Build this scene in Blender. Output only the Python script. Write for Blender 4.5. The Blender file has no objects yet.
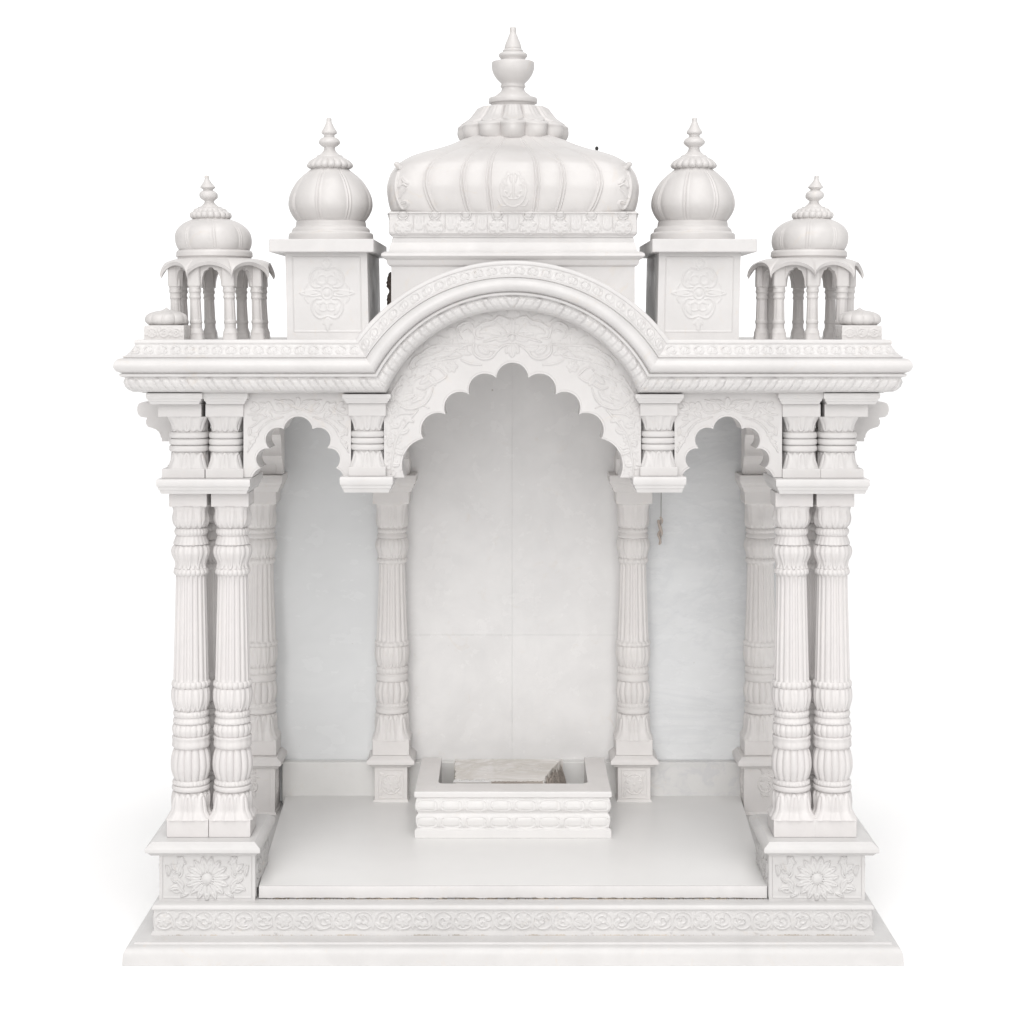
import bpy, bmesh, math, random
import numpy as np
random.seed(4); RNG = np.random.default_rng(7)
PI = math.pi
# ---------------------------------------------------------------- units
# lengths are worked out in "units" (1 unit = 2.4 mm); the camera stands D units in front of
# the plane Y = 0 (the face of the arches) and H units above the ground.
D = 1800.0; H = 620.7; S = 0.0024; CX = 513.0; HY = 322.0
def PX(p, Y): return (p - CX) * (D + Y) / D
def PZ(p, Y): return H - (p - HY) * (D + Y) / D
scn = bpy.context.scene
COL = scn.collection

# ---------------------------------------------------------------- materials
def marble(name, base, rough=0.42, mottle=0.05, stain=0.25, stain_col=(0.62, 0.50, 0.36), vein=0.0,
           vein_col=(0.55, 0.55, 0.56), specks=0.0, bump=0.25, vscale=(1, 1, 1), spec=0.4, patch=0.0):
    m = bpy.data.materials.new(name); m.use_nodes = True
    nt = m.node_tree; N = nt.nodes; L = nt.links
    for n in list(N): N.remove(n)
    out = N.new('ShaderNodeOutputMaterial'); b = N.new('ShaderNodeBsdfPrincipled')
    L.new(b.outputs[0], out.inputs[0])
    b.inputs['Roughness'].default_value = rough
    b.inputs['Specular IOR Level'].default_value = spec
    geo = N.new('ShaderNodeTexCoord'); mp = N.new('ShaderNodeMapping'); mp.inputs['Scale'].default_value = vscale
    L.new(geo.outputs['Object'], mp.inputs[0])
    def noise(scale, detail, rgh, dist=0.0, src=None):
        n = N.new('ShaderNodeTexNoise'); n.inputs['Scale'].default_value = scale
        n.inputs['Detail'].default_value = detail; n.inputs['Roughness'].default_value = rgh
        n.inputs['Distortion'].default_value = dist
        L.new((src or mp).outputs[0], n.inputs['Vector']); return n.outputs['Fac']
    def ramp(fac, a, bb, v0=0.0, v1=1.0):
        r = N.new('ShaderNodeMapRange'); r.clamp = True
        r.inputs[1].default_value = a; r.inputs[2].default_value = bb
        r.inputs[3].default_value = v0; r.inputs[4].default_value = v1
        L.new(fac, r.inputs[0]); return r.outputs[0]
    def mix(fac, c1, c2):
        x = N.new('ShaderNodeMix'); x.data_type = 'RGBA'
        if isinstance(fac, float): x.inputs[0].default_value = fac
        else: L.new(fac, x.inputs[0])
        for k, c in ((6, c1), (7, c2)):
            if isinstance(c, tuple): x.inputs[k].default_value = c + (1,)
            else: L.new(c, x.inputs[k])
        return x.outputs[2]
    lo = tuple(c * (1 - mottle * 1.6) for c in base); hi = tuple(min(1, c * (1 + mottle * .5)) for c in base)
    c = mix(ramp(noise(7, 5, .6, .6), .32, .68), lo, hi)
    c = mix(ramp(noise(60, 3, .6), .55, .8, 0, .5), c, tuple(x * (1 - mottle) for x in base))
    if stain > 0:
        s = ramp(noise(16, 6, .72, 1.2), .60, .78, 0, stain)
        c = mix(s, c, stain_col)
        s = ramp(noise(95, 4, .75, .4), .68, .80, 0, stain)
        c = mix(s, c, stain_col)
    if vein > 0:
        n = noise(3.2, 9, .62, 1.4)
        a = N.new('ShaderNodeMath'); a.operation = 'SUBTRACT'; L.new(n, a.inputs[0]); a.inputs[1].default_value = .5
        a2 = N.new('ShaderNodeMath'); a2.operation = 'ABSOLUTE'; L.new(a.outputs[0], a2.inputs[0])
        c = mix(ramp(a2.outputs[0], 0, .05, vein, 0), c, vein_col)
        c = mix(ramp(noise(5.5, 6, .65, 2.2), .5, .72, 0, vein * .8), c, vein_col)
    if patch > 0:
        c = mix(ramp(noise(26, 5, .6, 1.0), .48, .6, 0, patch), c, (0.60, 0.60, 0.61))
    if specks > 0:
        v = N.new('ShaderNodeTexVoronoi'); v.inputs['Scale'].default_value = 9
        L.new(geo.outputs['Object'], v.inputs['Vector'])
        c = mix(ramp(v.outputs['Distance'], 0.012, .03, specks, 0), c, (0.25, 0.20, 0.14))
    L.new(c, b.inputs['Base Color'])
    if bump > 0:
        bp = N.new('ShaderNodeBump'); bp.inputs['Strength'].default_value = bump
        bp.inputs['Distance'].default_value = 0.0012
        L.new(noise(130, 4, .6), bp.inputs['Height']); L.new(bp.outputs[0], b.inputs['Normal'])
    rv = .08 if bump > 0 else .01
    r = ramp(noise(12, 4, .6), .3, .7, rough - rv, rough + rv); L.new(r, b.inputs['Roughness'])
    return m
W = (0.640, 0.624, 0.616)
M = dict(
    carved=marble('carved_marble', W, .5, .045, .26),
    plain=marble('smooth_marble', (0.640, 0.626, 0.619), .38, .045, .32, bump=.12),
    base=marble('plinth_marble', (0.605, 0.594, 0.587), .42, .045, .32, bump=.16),
    roof=marble('roof_marble', (0.628, 0.608, 0.597), .42, .05, .34, bump=.2),
    column=marble('column_marble', (0.655, 0.634, 0.626), .48, .045, .26),
    oldcol=marble('inner_column_marble', (0.745, 0.722, 0.708), .5, .04, .24),
    slab=marble('floor_marble', (0.790, 0.783, 0.773), .34, .012, .0, vein=.0, bump=.0, spec=.5),
    wallc=marble('centre_wall_marble', (0.800, 0.792, 0.786), .24, .035, .22, specks=.5, vein=.06, bump=.03),
    wallb=marble('blue_grey_wall_marble', (0.805, 0.818, 0.822), .24, .02, .04, specks=.5, vein=.03,
                 vein_col=(0.60, 0.62, 0.64), bump=.03, vscale=(.7, 1, 1.2)),
    wallr=marble('rippled_wall_marble', (0.770, 0.782, 0.788), .26, .03, .04, vein=.26,
                 vein_col=(0.60, 0.615, 0.635), specks=.5, bump=.03, vscale=(.75, 1, 1.7)),
    skirt=marble('skirting_marble', (0.790, 0.785, 0.770), .35, .04, .25, bump=.06),
    skirtr=marble('patchy_skirting_marble', (0.715, 0.710, 0.700), .35, .05, .2, bump=.06, patch=.65),
    altar=marble('altar_marble', (0.720, 0.708, 0.700), .45, .02, .14),
    altop=marble('altar_top_marble', (0.76, 0.735, 0.72), .35, .04, .25, bump=.05),
    broken=marble('broken_slab_marble', (0.82, 0.79, 0.765), .25, .05, .35, (0.50, 0.42, 0.34), vein=.75,
                  vein_col=(0.56, 0.52, 0.46), bump=.02, vscale=(.45, .9, .6)),
    dirt=marble('chipped_edge_dirt', (0.52, 0.46, 0.41), .9, .3, .9, (0.22, 0.17, 0.13), bump=1.0),
)
M['mortar'] = marble('old_mortar', (0.50, 0.43, 0.35), .9, .3, .6, bump=.8)
def simple(name, col, rough=.6, metal=0):
    m = bpy.data.materials.new(name); m.use_nodes = True; nt = m.node_tree
    b = nt.nodes['Principled BSDF']; b.inputs['Roughness'].default_value = rough; b.inputs['Metallic'].default_value = metal
    n = nt.nodes.new('ShaderNodeTexNoise'); n.inputs['Scale'].default_value = 60
    x = nt.nodes.new('ShaderNodeMix'); x.data_type = 'RGBA'
    x.inputs[6].default_value = tuple(c * .8 for c in col) + (1,); x.inputs[7].default_value = col + (1,)
    nt.links.new(n.outputs['Fac'], x.inputs[0]); nt.links.new(x.outputs[2], b.inputs['Base Color'])
    return m
M['black'] = simple('black_metal', (0.02, 0.02, 0.02), .5)
M['cable'] = simple('grey_cable', (0.38, 0.37, 0.36))
M['fray'] = simple('frayed_strands', (0.56, 0.49, 0.44), .8)
M['cloth'] = simple('dark_rubber', (0.12, 0.095, 0.08), .7)
M['paper'] = simple('white_paper_ground', (0.97, 0.97, 0.97), .9)
M['paper'].node_tree.nodes['Mix'].inputs[6].default_value = (.96, .96, .96, 1)
M['paper'].node_tree.nodes['Principled BSDF'].inputs['Specular IOR Level'].default_value = .1

# ---------------------------------------------------------------- mesh builder
def cat(p, n=4): return [tuple(q) for q in smooth_pts(p, n)]
class MB:
    def __init__(s): s.V = []; s.Q = []; s.NG = []; s.n = 0
    def add(s, v, q=None, ng=None):
        v = np.asarray(v, float).reshape(-1, 3)
        if q is not None and len(q): s.Q.append(np.asarray(q, int).reshape(-1, 4) + s.n)
        if ng: s.NG += [[i + s.n for i in f] for f in ng]
        s.V.append(v); s.n += len(v)
    def grid(s, P, closeu=False, closev=False):
        P = np.asarray(P, float); nu, nv = P.shape[:2]
        I = np.arange(nu * nv).reshape(nu, nv)
        if closeu: I = np.vstack([I, I[:1]])
        if closev: I = np.hstack([I, I[:, :1]])
        q = np.stack([I[:-1, :-1], I[1:, :-1], I[1:, 1:], I[:-1, 1:]], -1).reshape(-1, 4)
        s.add(P.reshape(-1, 3), q)
    def poly(s, pts): s.add(pts, None, [list(range(len(pts)))])
    def box(s, x0, x1, y0, y1, z0, z1, bev=0.6):
        bm = bmesh.new(); bmesh.ops.create_cube(bm, size=1)
        for v in bm.verts:
            v.co = ((x0 + x1) / 2 + v.co.x * (x1 - x0), (y0 + y1) / 2 + v.co.y * (y1 - y0), (z0 + z1) / 2 + v.co.z * (z1 - z0))
        if bev > 0: bmesh.ops.bevel(bm, geom=list(bm.edges), offset=bev, segments=2, profile=.5, affect='EDGES')
        bm.verts.index_update()
        s.add([tuple(v.co) for v in bm.verts], None, [[v.index for v in f.verts] for f in bm.faces]); bm.free()
    def tube(s, pts, r, n=8, cap=True):
        pts = np.asarray(pts, float); r = np.broadcast_to(np.asarray(r, float), (len(pts),))
        t = np.gradient(pts, axis=0); t /= np.linalg.norm(t, axis=1)[:, None] + 1e-9
        up = np.array([0, 1., 0.]); a = np.cross(t, up); la = np.linalg.norm(a, axis=1)
        a[la < .05] = [1, 0, 0]; a /= np.linalg.norm(a, axis=1)[:, None]
        b = np.cross(t, a); th = np.linspace(0, 2 * PI, n, endpoint=False)
        P = pts[:, None] + r[:, None, None] * (np.cos(th)[None, :, None] * a[:, None] + np.sin(th)[None, :, None] * b[:, None])
        s.grid(P, closev=True)
        if cap: s.poly(P[0]); s.poly(P[-1])
    def build(s, name, mat, parent=None, loc=(0, 0, 0), angle=38, off=(0, 0, 0)):
        V = (np.vstack(s.V) - np.array(off)) * S
        Q = np.vstack(s.Q) if s.Q else np.zeros((0, 4), int)
        me = bpy.data.meshes.new(name)
        nl = len(Q) * 4 + sum(len(f) for f in s.NG); nf = len(Q) + len(s.NG)
        me.vertices.add(len(V)); me.vertices.foreach_set('co', V.ravel())
        me.loops.add(nl); me.polygons.add(nf)
        lv = np.concatenate([Q.ravel()] + [np.array(f, int) for f in s.NG]) if nl else np.zeros(0, int)
        tot = np.concatenate([np.full(len(Q), 4), np.array([len(f) for f in s.NG], int)])
        st = np.concatenate([[0], np.cumsum(tot)[:-1]])
        me.loops.foreach_set('vertex_index', lv.astype(np.int32))
        me.polygons.foreach_set('loop_start', st.astype(np.int32))
        me.update(calc_edges=True); me.validate()
        me.polygons.foreach_set('use_smooth', np.ones(len(me.polygons), bool))
        me.set_sharp_from_angle(angle=math.radians(angle))
        sm = np.ones(len(me.polygons), bool); sm[len(Q):] = False
        me.polygons.foreach_set('use_smooth', sm)
        me.materials.append(mat); me.update()
        o = bpy.data.objects.new(name, me); COL.objects.link(o)
        if parent: o.parent = parent
        o.location = tuple(c * S for c in loc)
        return o
def thing(name, label, cat, loc=(0, 0, 0)):
    o = bpy.data.objects.new(name, None); COL.objects.link(o); o.location = tuple(c * S for c in loc)
    o['label'] = label; o['category'] = cat; o.empty_display_size = .1
    return o
def copy_part(src, parent, loc=None, rz=None, flip=False):
    c = src.copy(); COL.objects.link(c); c.parent = parent
    if loc is not None: c.location = tuple(k * S for k in loc)
    if rz is not None: c.rotation_euler.z = rz
    for ch in list(src.children):
        d = ch.copy(); COL.objects.link(d); d.parent = c
    return c

# ---------------------------------------------------------------- relief carving
def stroke(pts, w, h, groove=0.0): return (np.asarray(pts, float), w, h, groove)
def smooth_pts(p, n=5):
    p = np.asarray(p, float)
    if len(p) < 3: return p
    out = []
    P = np.vstack([2 * p[0] - p[1], p, 2 * p[-1] - p[-2]])
    for i in range(1, len(P) - 2):
        for t in np.linspace(0, 1, n, endpoint=False):
            a, b, c, d = P[i - 1], P[i], P[i + 1], P[i + 2]
            out.append(.5 * (2 * b + (c - a) * t + (2 * a - 5 * b + 4 * c - d) * t * t + (3 * b - a - 3 * c + d) * t ** 3))
    out.append(p[-1]); return np.array(out)
def line(pts, w=1.1, h=1.0, n=4):
    p = smooth_pts(pts, n); k = np.linspace(0, 1, len(p))
    return stroke(p, w * (.55 + .45 * np.sin(PI * k) ** .5), h)
def leaf(x, y, ang, ln, wd, curl=0.0, h=1.1):
    n = 9; t = np.linspace(0, 1, n); a = ang + curl * t
    p = np.array([x, y]) + np.cumsum(np.stack([np.cos(a), np.sin(a)], 1), 0) * ln / n
    w = wd * (np.sin(PI * np.clip(t * .93 + .07, 0, 1)) ** .75) + .12
    return stroke(p, w, h, .5)
def spiral(x, y, r, a0, turns=1.1, w=1.1, h=1.0, s=1):
    n = int(14 * turns) + 4; t = np.linspace(0, 1, n); a = a0 + s * t * turns * 2 * PI
    R = r * (1 - .82 * t)
    return stroke(np.stack([x + R * np.cos(a), y + R * np.sin(a)], 1), w * (1 - .35 * t), h)
def ring(x, y, r, w=.9, h=.9, ry=None):
    a = np.linspace(0, 2 * PI, 19); return stroke(np.stack([x + r * np.cos(a), y + (ry or r) * np.sin(a)], 1), np.full(19, w), h)
def ball(x, y, r, h): return stroke([[x, y], [x + .01, y]], np.full(2, r), h)
def flower(x, y, r, n=8, a0=0.0, h=1.2, wf=.30):
    out = [leaf(x + r * .22 * math.cos(a0 + k * 2 * PI / n), y + r * .22 * math.sin(a0 + k * 2 * PI / n), a0 + k * 2 * PI / n, r * .8, r * wf, 0, h) for k in range(n)]
    out.append(ball(x, y, r * .27, h * 1.3)); return out
def mirror(st, cx): return [(np.stack([2 * cx - p[:, 0], p[:, 1]], 1), w, h, g) for p, w, h, g in st]
def relief(U, V, strokes):
    sh = U.shape; U = U.ravel(); V = V.ravel(); R = np.zeros(len(U))
    order = np.argsort(U, kind='stable'); Us = U[order]
    for p, w, h, g in strokes:
        w = np.broadcast_to(np.asarray(w, float), (len(p),)); wm = w.max()
        i0 = np.searchsorted(Us, p[:, 0].min() - wm); i1 = np.searchsorted(Us, p[:, 0].max() + wm)
        idx = order[i0:i1]
        if not len(idx): continue
        v = V[idx]; k = (v > p[:, 1].min() - wm) & (v < p[:, 1].max() + wm); idx = idx[k]
        if not len(idx): continue
        u = U[idx]; v = V[idx]; best = np.full(len(idx), 9.); bd = np.full(len(idx), 9.)
        for i in range(len(p) - 1):
            d = p[i + 1] - p[i]; L2 = d @ d + 1e-9
            t = np.clip(((u - p[i, 0]) * d[0] + (v - p[i, 1]) * d[1]) / L2, 0, 1)
            dist = np.hypot(u - p[i, 0] - t * d[0], v - p[i, 1] - t * d[1])
            q = dist / (w[i] + (w[i + 1] - w[i]) * t + 1e-6); best = np.minimum(best, q)
        val = h * np.sqrt(np.clip(1 - best ** 2, 0, 1))
        if g: val = val - g * h * np.exp(-(best / .22) ** 2) * (best < 1)
        R[idx] = np.maximum(R[idx], val)
    return R.reshape(sh)

# ---------------------------------------------------------------- shapes
def resample(prof, step):
    p = np.array(prof, float); d = np.hypot(*np.diff(p, axis=0).T); out = [p[0]]
    for i in range(len(d)):
        n = max(1, int(math.ceil(d[i] / step)))
        for k in range(1, n + 1): out.append(p[i] + (p[i + 1] - p[i]) * k / n)
    return np.array(out)
def rect_loft(mb, cx, cy, hx, hy, prof, rel=None, step=.8, faces='FRBL', top=True, bot=True, relfaces='FRL'):
    """rectangular moulding: prof = [(z, outward offset)...] from top to bottom"""
    pf0 = np.array(prof, float)
    for fc in faces:
        use = rel is not None and fc in relfaces
        pf = resample(prof, step) if use else pf0
        a, b = (hx, hy) if fc in 'FB' else (hy, hx)
        n = max(2, int(2 * a / step)) if use else 2
        t = np.linspace(-1, 1, n)[:, None]
        U = t * (a + pf[None, :, 1]); Z = np.broadcast_to(pf[None, :, 0], U.shape); O = np.broadcast_to(b + pf[None, :, 1], U.shape)
        if use:
            edge = np.clip((1 - abs(t)) * a / 1.5, 0, 1)
            O = O + rel(fc, U, Z) * edge
        if fc == 'F': P = np.stack([cx + U, cy - O, Z], -1)
        elif fc == 'B': P = np.stack([cx - U, cy + O, Z], -1)
        elif fc == 'R': P = np.stack([cx + O, cy + U, Z], -1)
        else: P = np.stack([cx - O, cy - U, Z], -1)
        mb.grid(P)
    for flag, (z, o) in ((top, pf0[0]), (bot, pf0[-1])):
        if flag: mb.poly([(cx - hx - o, cy - hy - o, z), (cx + hx + o, cy - hy - o, z), (cx + hx + o, cy + hy + o, z), (cx - hx - o, cy + hy + o, z)])
def lathe(mb, prof, n=96, rfun=None, p=None, c=(0, 0), lean=(0, 0), zs=None, step=1.0, caps=True, rot=0.0):
    """prof [(z, r)...]; rfun(theta, z, r) -> r; p(z) -> super-ellipse power"""
    pf = resample(prof, step); z = pf[:, 0]; r = pf[:, 1]
    th = np.linspace(0, 2 * PI, n, endpoint=False)
    T, Z = np.meshgrid(th, z); R = np.broadcast_to(r[:, None], T.shape).copy()
    if rfun is not None: R = rfun(T, Z, R)
    if p is not None:
        ps = sorted(p)
        if len(ps) == 2:
            kk_ = (z - ps[0][0]) / (ps[1][0] - ps[0][0])
            if ps[0][1] > ps[1][1]: kk_ = 1 - (1 - kk_) ** 3
            else: kk_ = kk_ ** 3
            q = (ps[0][1] + (ps[1][1] - ps[0][1]) * kk_)[:, None]
        else: q = np.interp(z, *zip(*ps))[:, None]
        R = R / (np.abs(np.cos(T)) ** q + np.abs(np.sin(T)) ** q) ** (1 / q)
    z0 = z.min()
    X = c[0] + R * np.cos(T + rot) + lean[0] * (Z - z0); Y = c[1] + R * np.sin(T + rot) + lean[1] * (Z - z0)
    P = np.stack([X, Y, Z], -1); mb.grid(P, closev=True)
    if caps: mb.poly(P[0]); mb.poly(P[-1])

# section ornament for lathe-turned columns; k runs 0 (top) to 1 (bottom)
def orn(kind, T, k, n, a):
    c = np.abs(np.cos(n * T / 2))
    if kind == 'plain': return 0 * T
    if kind == 'flute': return -a * np.clip((np.cos(n * T) + .45) / 1.45, 0, 1) ** .55 * np.clip(np.minimum(k, 1 - k) / .02, 0, 1)
    if kind == 'bead': return a * (c ** .5 - .6)
    if kind == 'gad': return a * (c ** .55 - .8)
    if kind == 'rib':
        return a * (c ** .5 - .7) + .28 * a * np.abs(np.cos(n * T * 1.5)) * np.clip(np.sin(PI * k), 0, 1)
    if kind in ('leaf', 'leafup'):
        kk = k if kind == 'leaf' else 1 - k
        out = np.zeros_like(T)
        for off, lift in ((0.0, .55), (PI / n, 1.0)):
            ph = ((T + off) * n / (2 * PI)) % 1.0; ph = np.abs(ph - .5) * 2
            w = np.sqrt(np.clip(1 - kk ** 2.2, 0, 1)) * .98
            q = ph / (w + 1e-3); ins = q < 1
            val = lift * np.sqrt(np.clip(1 - q ** 2, 0, 1)) * .8 + .10 * np.cos(PI * 4 * np.clip(q, 0, 1)) * (1 - kk) * lift
            val = val - .38 * lift * np.exp(-(q / .13) ** 2) * (kk < .85)
            out = np.where(ins, np.maximum(out, val), out)
        return a * (out - .4)
    return 0 * T
def column_set(ypx, sx, sz, secs, blocks, name, mat, parent, loc, nth=200, tintcap=None):
    """secs: {'shaft': [(y0,y1,[(y,r)..],kind,n,a,p0,p1)..], ...}"""
    y0 = ypx
    def mk(items, boxes, stp):
        mb = MB()
        for (a, b, pr, kind, n, amp, p0, p1) in items:
            za, zb = (y0 - a) * sz, (y0 - b) * sz
            prof = [tuple(q) for q in smooth_pts([((y0 - y) * sz, r * sx) for y, r in pr], 5)]
            def rf(T, Z, R): return R + orn(kind, T, (za - Z) / (za - zb), n, amp * sx)
            pp = None if p0 == p1 == 2 else [(zb, p1), (za, p0)]
            lathe(mb, prof, nth, rf, pp, step=.7 * sz if kind != 'flute' else 3.0, caps=True, rot=PI / 2)
        for (a, b, h) in boxes: mb.box(-h * sx, h * sx, -h * sx, h * sx, (y0 - b) * sz, (y0 - a) * sz, .7)
        return mb
    root = mk(secs['shaft'], [], 3).build(name, mat, parent, loc)
    mk(secs['capital'], blocks['capital'], 1).build('capital', mat, root)
    mk(secs['base'], blocks['base'], 1).build('column_base', mat, root)
    return root

# ---------------------------------------------------------------- the setting
g = MB(); g.poly([(-30000, -9000, 0), (30000, -9000, 0), (30000, 50000, 0), (-30000, 50000, 0)])
go = g.build('ground', M['paper']); go['kind'] = 'structure'

# ================================================================ THE SHRINE
T = thing('marble_temple', 'white carved marble temple with ribbed domes, cusped arches and fluted columns on a stepped plinth', 'temple')

# ---------------------------------------------------------------- plinth
def vine_frieze(L, v0, v1, per, h=1.1, seed=1):
    """running scroll: a round tendril per period with leaves and a rosette inside"""
    r_ = random.Random(seed); out = []; vm = (v0 + v1) / 2; A = (v1 - v0) / 2
    n = int(round(2 * L / per)); per = 2 * L / n
    for k in range(n):
        u = -L + (k + .5) * per; s = 1 if k % 2 else -1
        out.append(ring(u, vm, A * .98, .9, h, A * .9)); out.append(leaf(u - A * .8, vm + s * A * .5, r_.random() * 6, A * .9, A * .2, 1, h))
        if k % 3 == 0: out += flower(u, vm, A * .68, 7, r_.random(), h, .34)
        else:
            out.append(spiral(u, vm, A * .62, r_.random() * 6, 1.1, .9, h, s))
            for j in range(4):
                a = r_.random() * 6.28; out.append(leaf(u + A * .2 * math.cos(a), vm + A * .2 * math.sin(a), a, A * .62, A * .2, s * .8, h))
        for sy in (-1, 1):
            out.append(leaf(u + per / 2, vm + sy * A * .1, sy * (PI / 2) + .35 * s, A * .8, A * .22, -.7 * s, h))
            out.append(leaf(u + per / 2 - 1.5 * s, vm + sy * A * .2, sy * (PI / 2 - .7), A * .6, A * .17, .6, h))
    return out
mb = MB()
zt, zb_ = 52.5, 19.8
FR = vine_frieze(352, 24.0, 43.0, 19.5, 1.05, 3); FS = vine_frieze(200, 24.0, 43.0, 19.5, 1.6, 5)
rect_loft(mb, 0, 167, 354, 202, [(49.3, -4), (48.4, -1.2), (46.8, 0), (44.6, .3), (43.4, -1.6), (23.2, -1.6), (22.4, .2), (19.6, .6)],
          rel=lambda f, U, Z: relief(U, Z, FR if f == 'F' else FS), step=.62, bot=False, relfaces='FLR')
pl = mb.build('plinth', M['base'], T, (0, 0, 0), 50)
mb = MB()
rect_loft(mb, 0, 167, 376, 232, cat([(19.6, -12), (19.5, -10), (19.3, -9.2), (17.9, -8.8), (17.6, -7.6), (16.8, -4.4), (15.0, -1.8), (12.2, -.3), (8, .3), (3, .5), (.6, .6), (0, .2)], 3), bot=False)
mb.build('plinth_step', M['base'], pl, (0, 0, 0))

# floor slab (slightly flared towards the back) with a worn front edge
mb = MB()
xs = np.linspace(-1, 1, 180); yf = -18 + .35 * RNG.standard_normal(180).cumsum() * .12
yf = yf - np.linspace(yf[0], yf[-1], 180) - 18
bot = 49.9 + .6 * np.abs(RNG.standard_normal(180))
f = lambda y, z, hw: np.stack([xs * hw, y, z], -1)
one = np.ones(180)
P = np.stack([f(326 * one, 62.3 * one, 268), f(326 * one, 50 * one, 268), f(yf + 2.0, 50 * one, 251.5), f(yf + 2.0, 62.3 * one, 251.5), f(326 * one, 62.3 * one, 268)])
mb.grid(P); mb.poly(P[:4, 0]); mb.poly(P[:4, -1])
slab_o = mb.build('floor_slab', M['slab'], T, angle=20)
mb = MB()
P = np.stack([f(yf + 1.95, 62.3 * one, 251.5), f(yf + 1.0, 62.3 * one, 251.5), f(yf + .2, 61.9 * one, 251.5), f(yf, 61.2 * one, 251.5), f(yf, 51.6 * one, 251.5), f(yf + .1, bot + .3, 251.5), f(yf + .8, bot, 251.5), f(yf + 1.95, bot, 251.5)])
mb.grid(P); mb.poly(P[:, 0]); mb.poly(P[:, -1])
mb.build('dimmed_front_edge', M['plain'], slab_o)  # same stone as the slab, coloured darker to offset the strong front light

# crumbs of old mortar showing in the joints
def mortar(y, z, hw, n, parent, hmax=.9, seed=1):
    r_ = np.random.default_rng(seed); x = np.linspace(-hw, hw, n)
    a = np.interp(x, np.linspace(-hw, hw, 60), r_.random(60)); h_ = (a ** 2 * 1.5 + .35 * r_.standard_normal(n) - .35).clip(-.5, 1) * hmax
    mb = MB(); yo = y - .15 - .4 * r_.random(n)
    mb.grid(np.stack([np.stack([x, yo - .2, np.full(n, z - .6)], 1), np.stack([x, yo, z + h_], 1), np.stack([x, yo * 0 + y + 3, z + h_], 1)], 0))
    return mb.build('mortar_joint', M['mortar'], parent)
mortar(-35.7, 19.5, 351, 900, pl, .9, 2); mortar(-18.2, 49.3, 250, 700, pl, .9, 3)
# ---------------------------------------------------------------- pedestals
def ped_rel(hw, z0, z1):
    zc = (z0 + z1) / 2 - 1
    st = flower(0, zc, (z1 - z0) * .47, 15, .1, 2.3, .17)
    st += [ring(0, zc, 4.9, 1.0, 1.5)] + [ball((z1 - z0) * .34 * math.cos(k), zc + (z1 - z0) * .34 * math.sin(k), 1.5, 2.2) for k in np.arange(15) * 2 * PI / 15 + .1]
    side = []
    for (x, y, a, l, w, c) in ((22, -14, .5, 13, 2.6, 1.2), (24, -10, 1.5, 12, 2.4, -1.2), (27, 3, 1.2, 14, 2.6, 1.4), (30, 12, 2.6, 12, 2.5, -1.1),
                                (20, 15, .2, 12, 2.2, .9), (38, -12, 2.3, 12, 2.4, 1.3), (39, 2, 1.9, 12, 2.2, -1), (28, -3, 0, 9, 1.8, 1.2), (36, 14, 3.6, 9, 2, .8), (18, -15, 0, 9, 1.8, -.8)):
        side.append(leaf(x, zc + y, a, l, w * 1.15, c, 2.0))
    side += [spiral(31, zc - 8, 8, 2.0, 1.1, 1.1, 1.3), spiral(31, zc + 8, 7.5, 4.2, 1.1, 1.1, 1.3, -1)]
    st += side + mirror(side, 0)
    e = hw - 3.2; st += [line([(-e, z0 + 3), (-e, z1 - 2)], .7, .8), line([(e, z0 + 3), (e, z1 - 2)], .7, .8), line([(-e, z0 + 3), (e, z0 + 3)], .7, .7)]
    return st
def pedestal(cx, cy, hw, hd, z0, z1, zp, ov, name, rel, mat, foot=0):
    mb = MB(); prof = [(z1, 0), (z0 + foot, 0)]
    if foot: prof += [(z0 + foot - .5, foot * .35), (z0, foot * .6)]
    rect_loft(mb, 0, 0, hw, hd, prof, rel=lambda f, U, Z: relief(U, Z, rel), step=.55, bot=False, relfaces='FLR')
    o = mb.build(name, mat, T, (cx, cy, 0), 50)
    mb = MB(); t = zp - z1
    rect_loft(mb, 0, 0, hw, hd, [(zp, ov * .35), (zp - t * .12, ov * .5), (zp - t * .35, ov * .93), (zp - t * .5, ov), (zp - t * .72, ov * .98), (zp - t * .8, ov * .7), (z1 - .02, ov * .45)])
    mb.build('pedestal_cap', M['base'] if mat is M['base'] else mat, o, (0, 0, 0))
    return o
R1 = ped_rel(47, 49.3, 95)
p1 = pedestal(-302, 25, 47.3, 47.3, 49.3, 95, 108.2, 9.4, 'pedestal', R1, M['base'])
p1.children[0].location.x = -3.2 * S
p1b = copy_part(p1, T, (300.2, 25, 0)); p1b.children[0].location.x = 3.2 * S
zc = 83
R2 = flower(0, zc, 9.5, 8, .39, 1.1, .3) + [ring(0, zc, 11.5, .8, .8), ring(0, zc, 4, .8, .9)] + \
     [line([(sx * 14.5, 67), (sx * 14.5, 99)], .6, .6) for sx in (-1, 1)] + [line([(-14.5, y), (14.5, y)], .6, .6) for y in (67, 99)] + \
     [leaf(sx * 13, zc + sy * 13, math.atan2(-sy, -sx), 6, 1.6, .6, .9) for sx in (-1, 1) for sy in (-1, 1)]
XR = 142.0; YR = 313.0; XRO = 298.0
p2 = pedestal(-XR, YR, 18.8, 18.8, 62.35, 104, 116.6, 9, 'pedestal', R2, M['oldcol'], foot=3)
copy_part(p2, T, (XR - 1, YR, 0))
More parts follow.
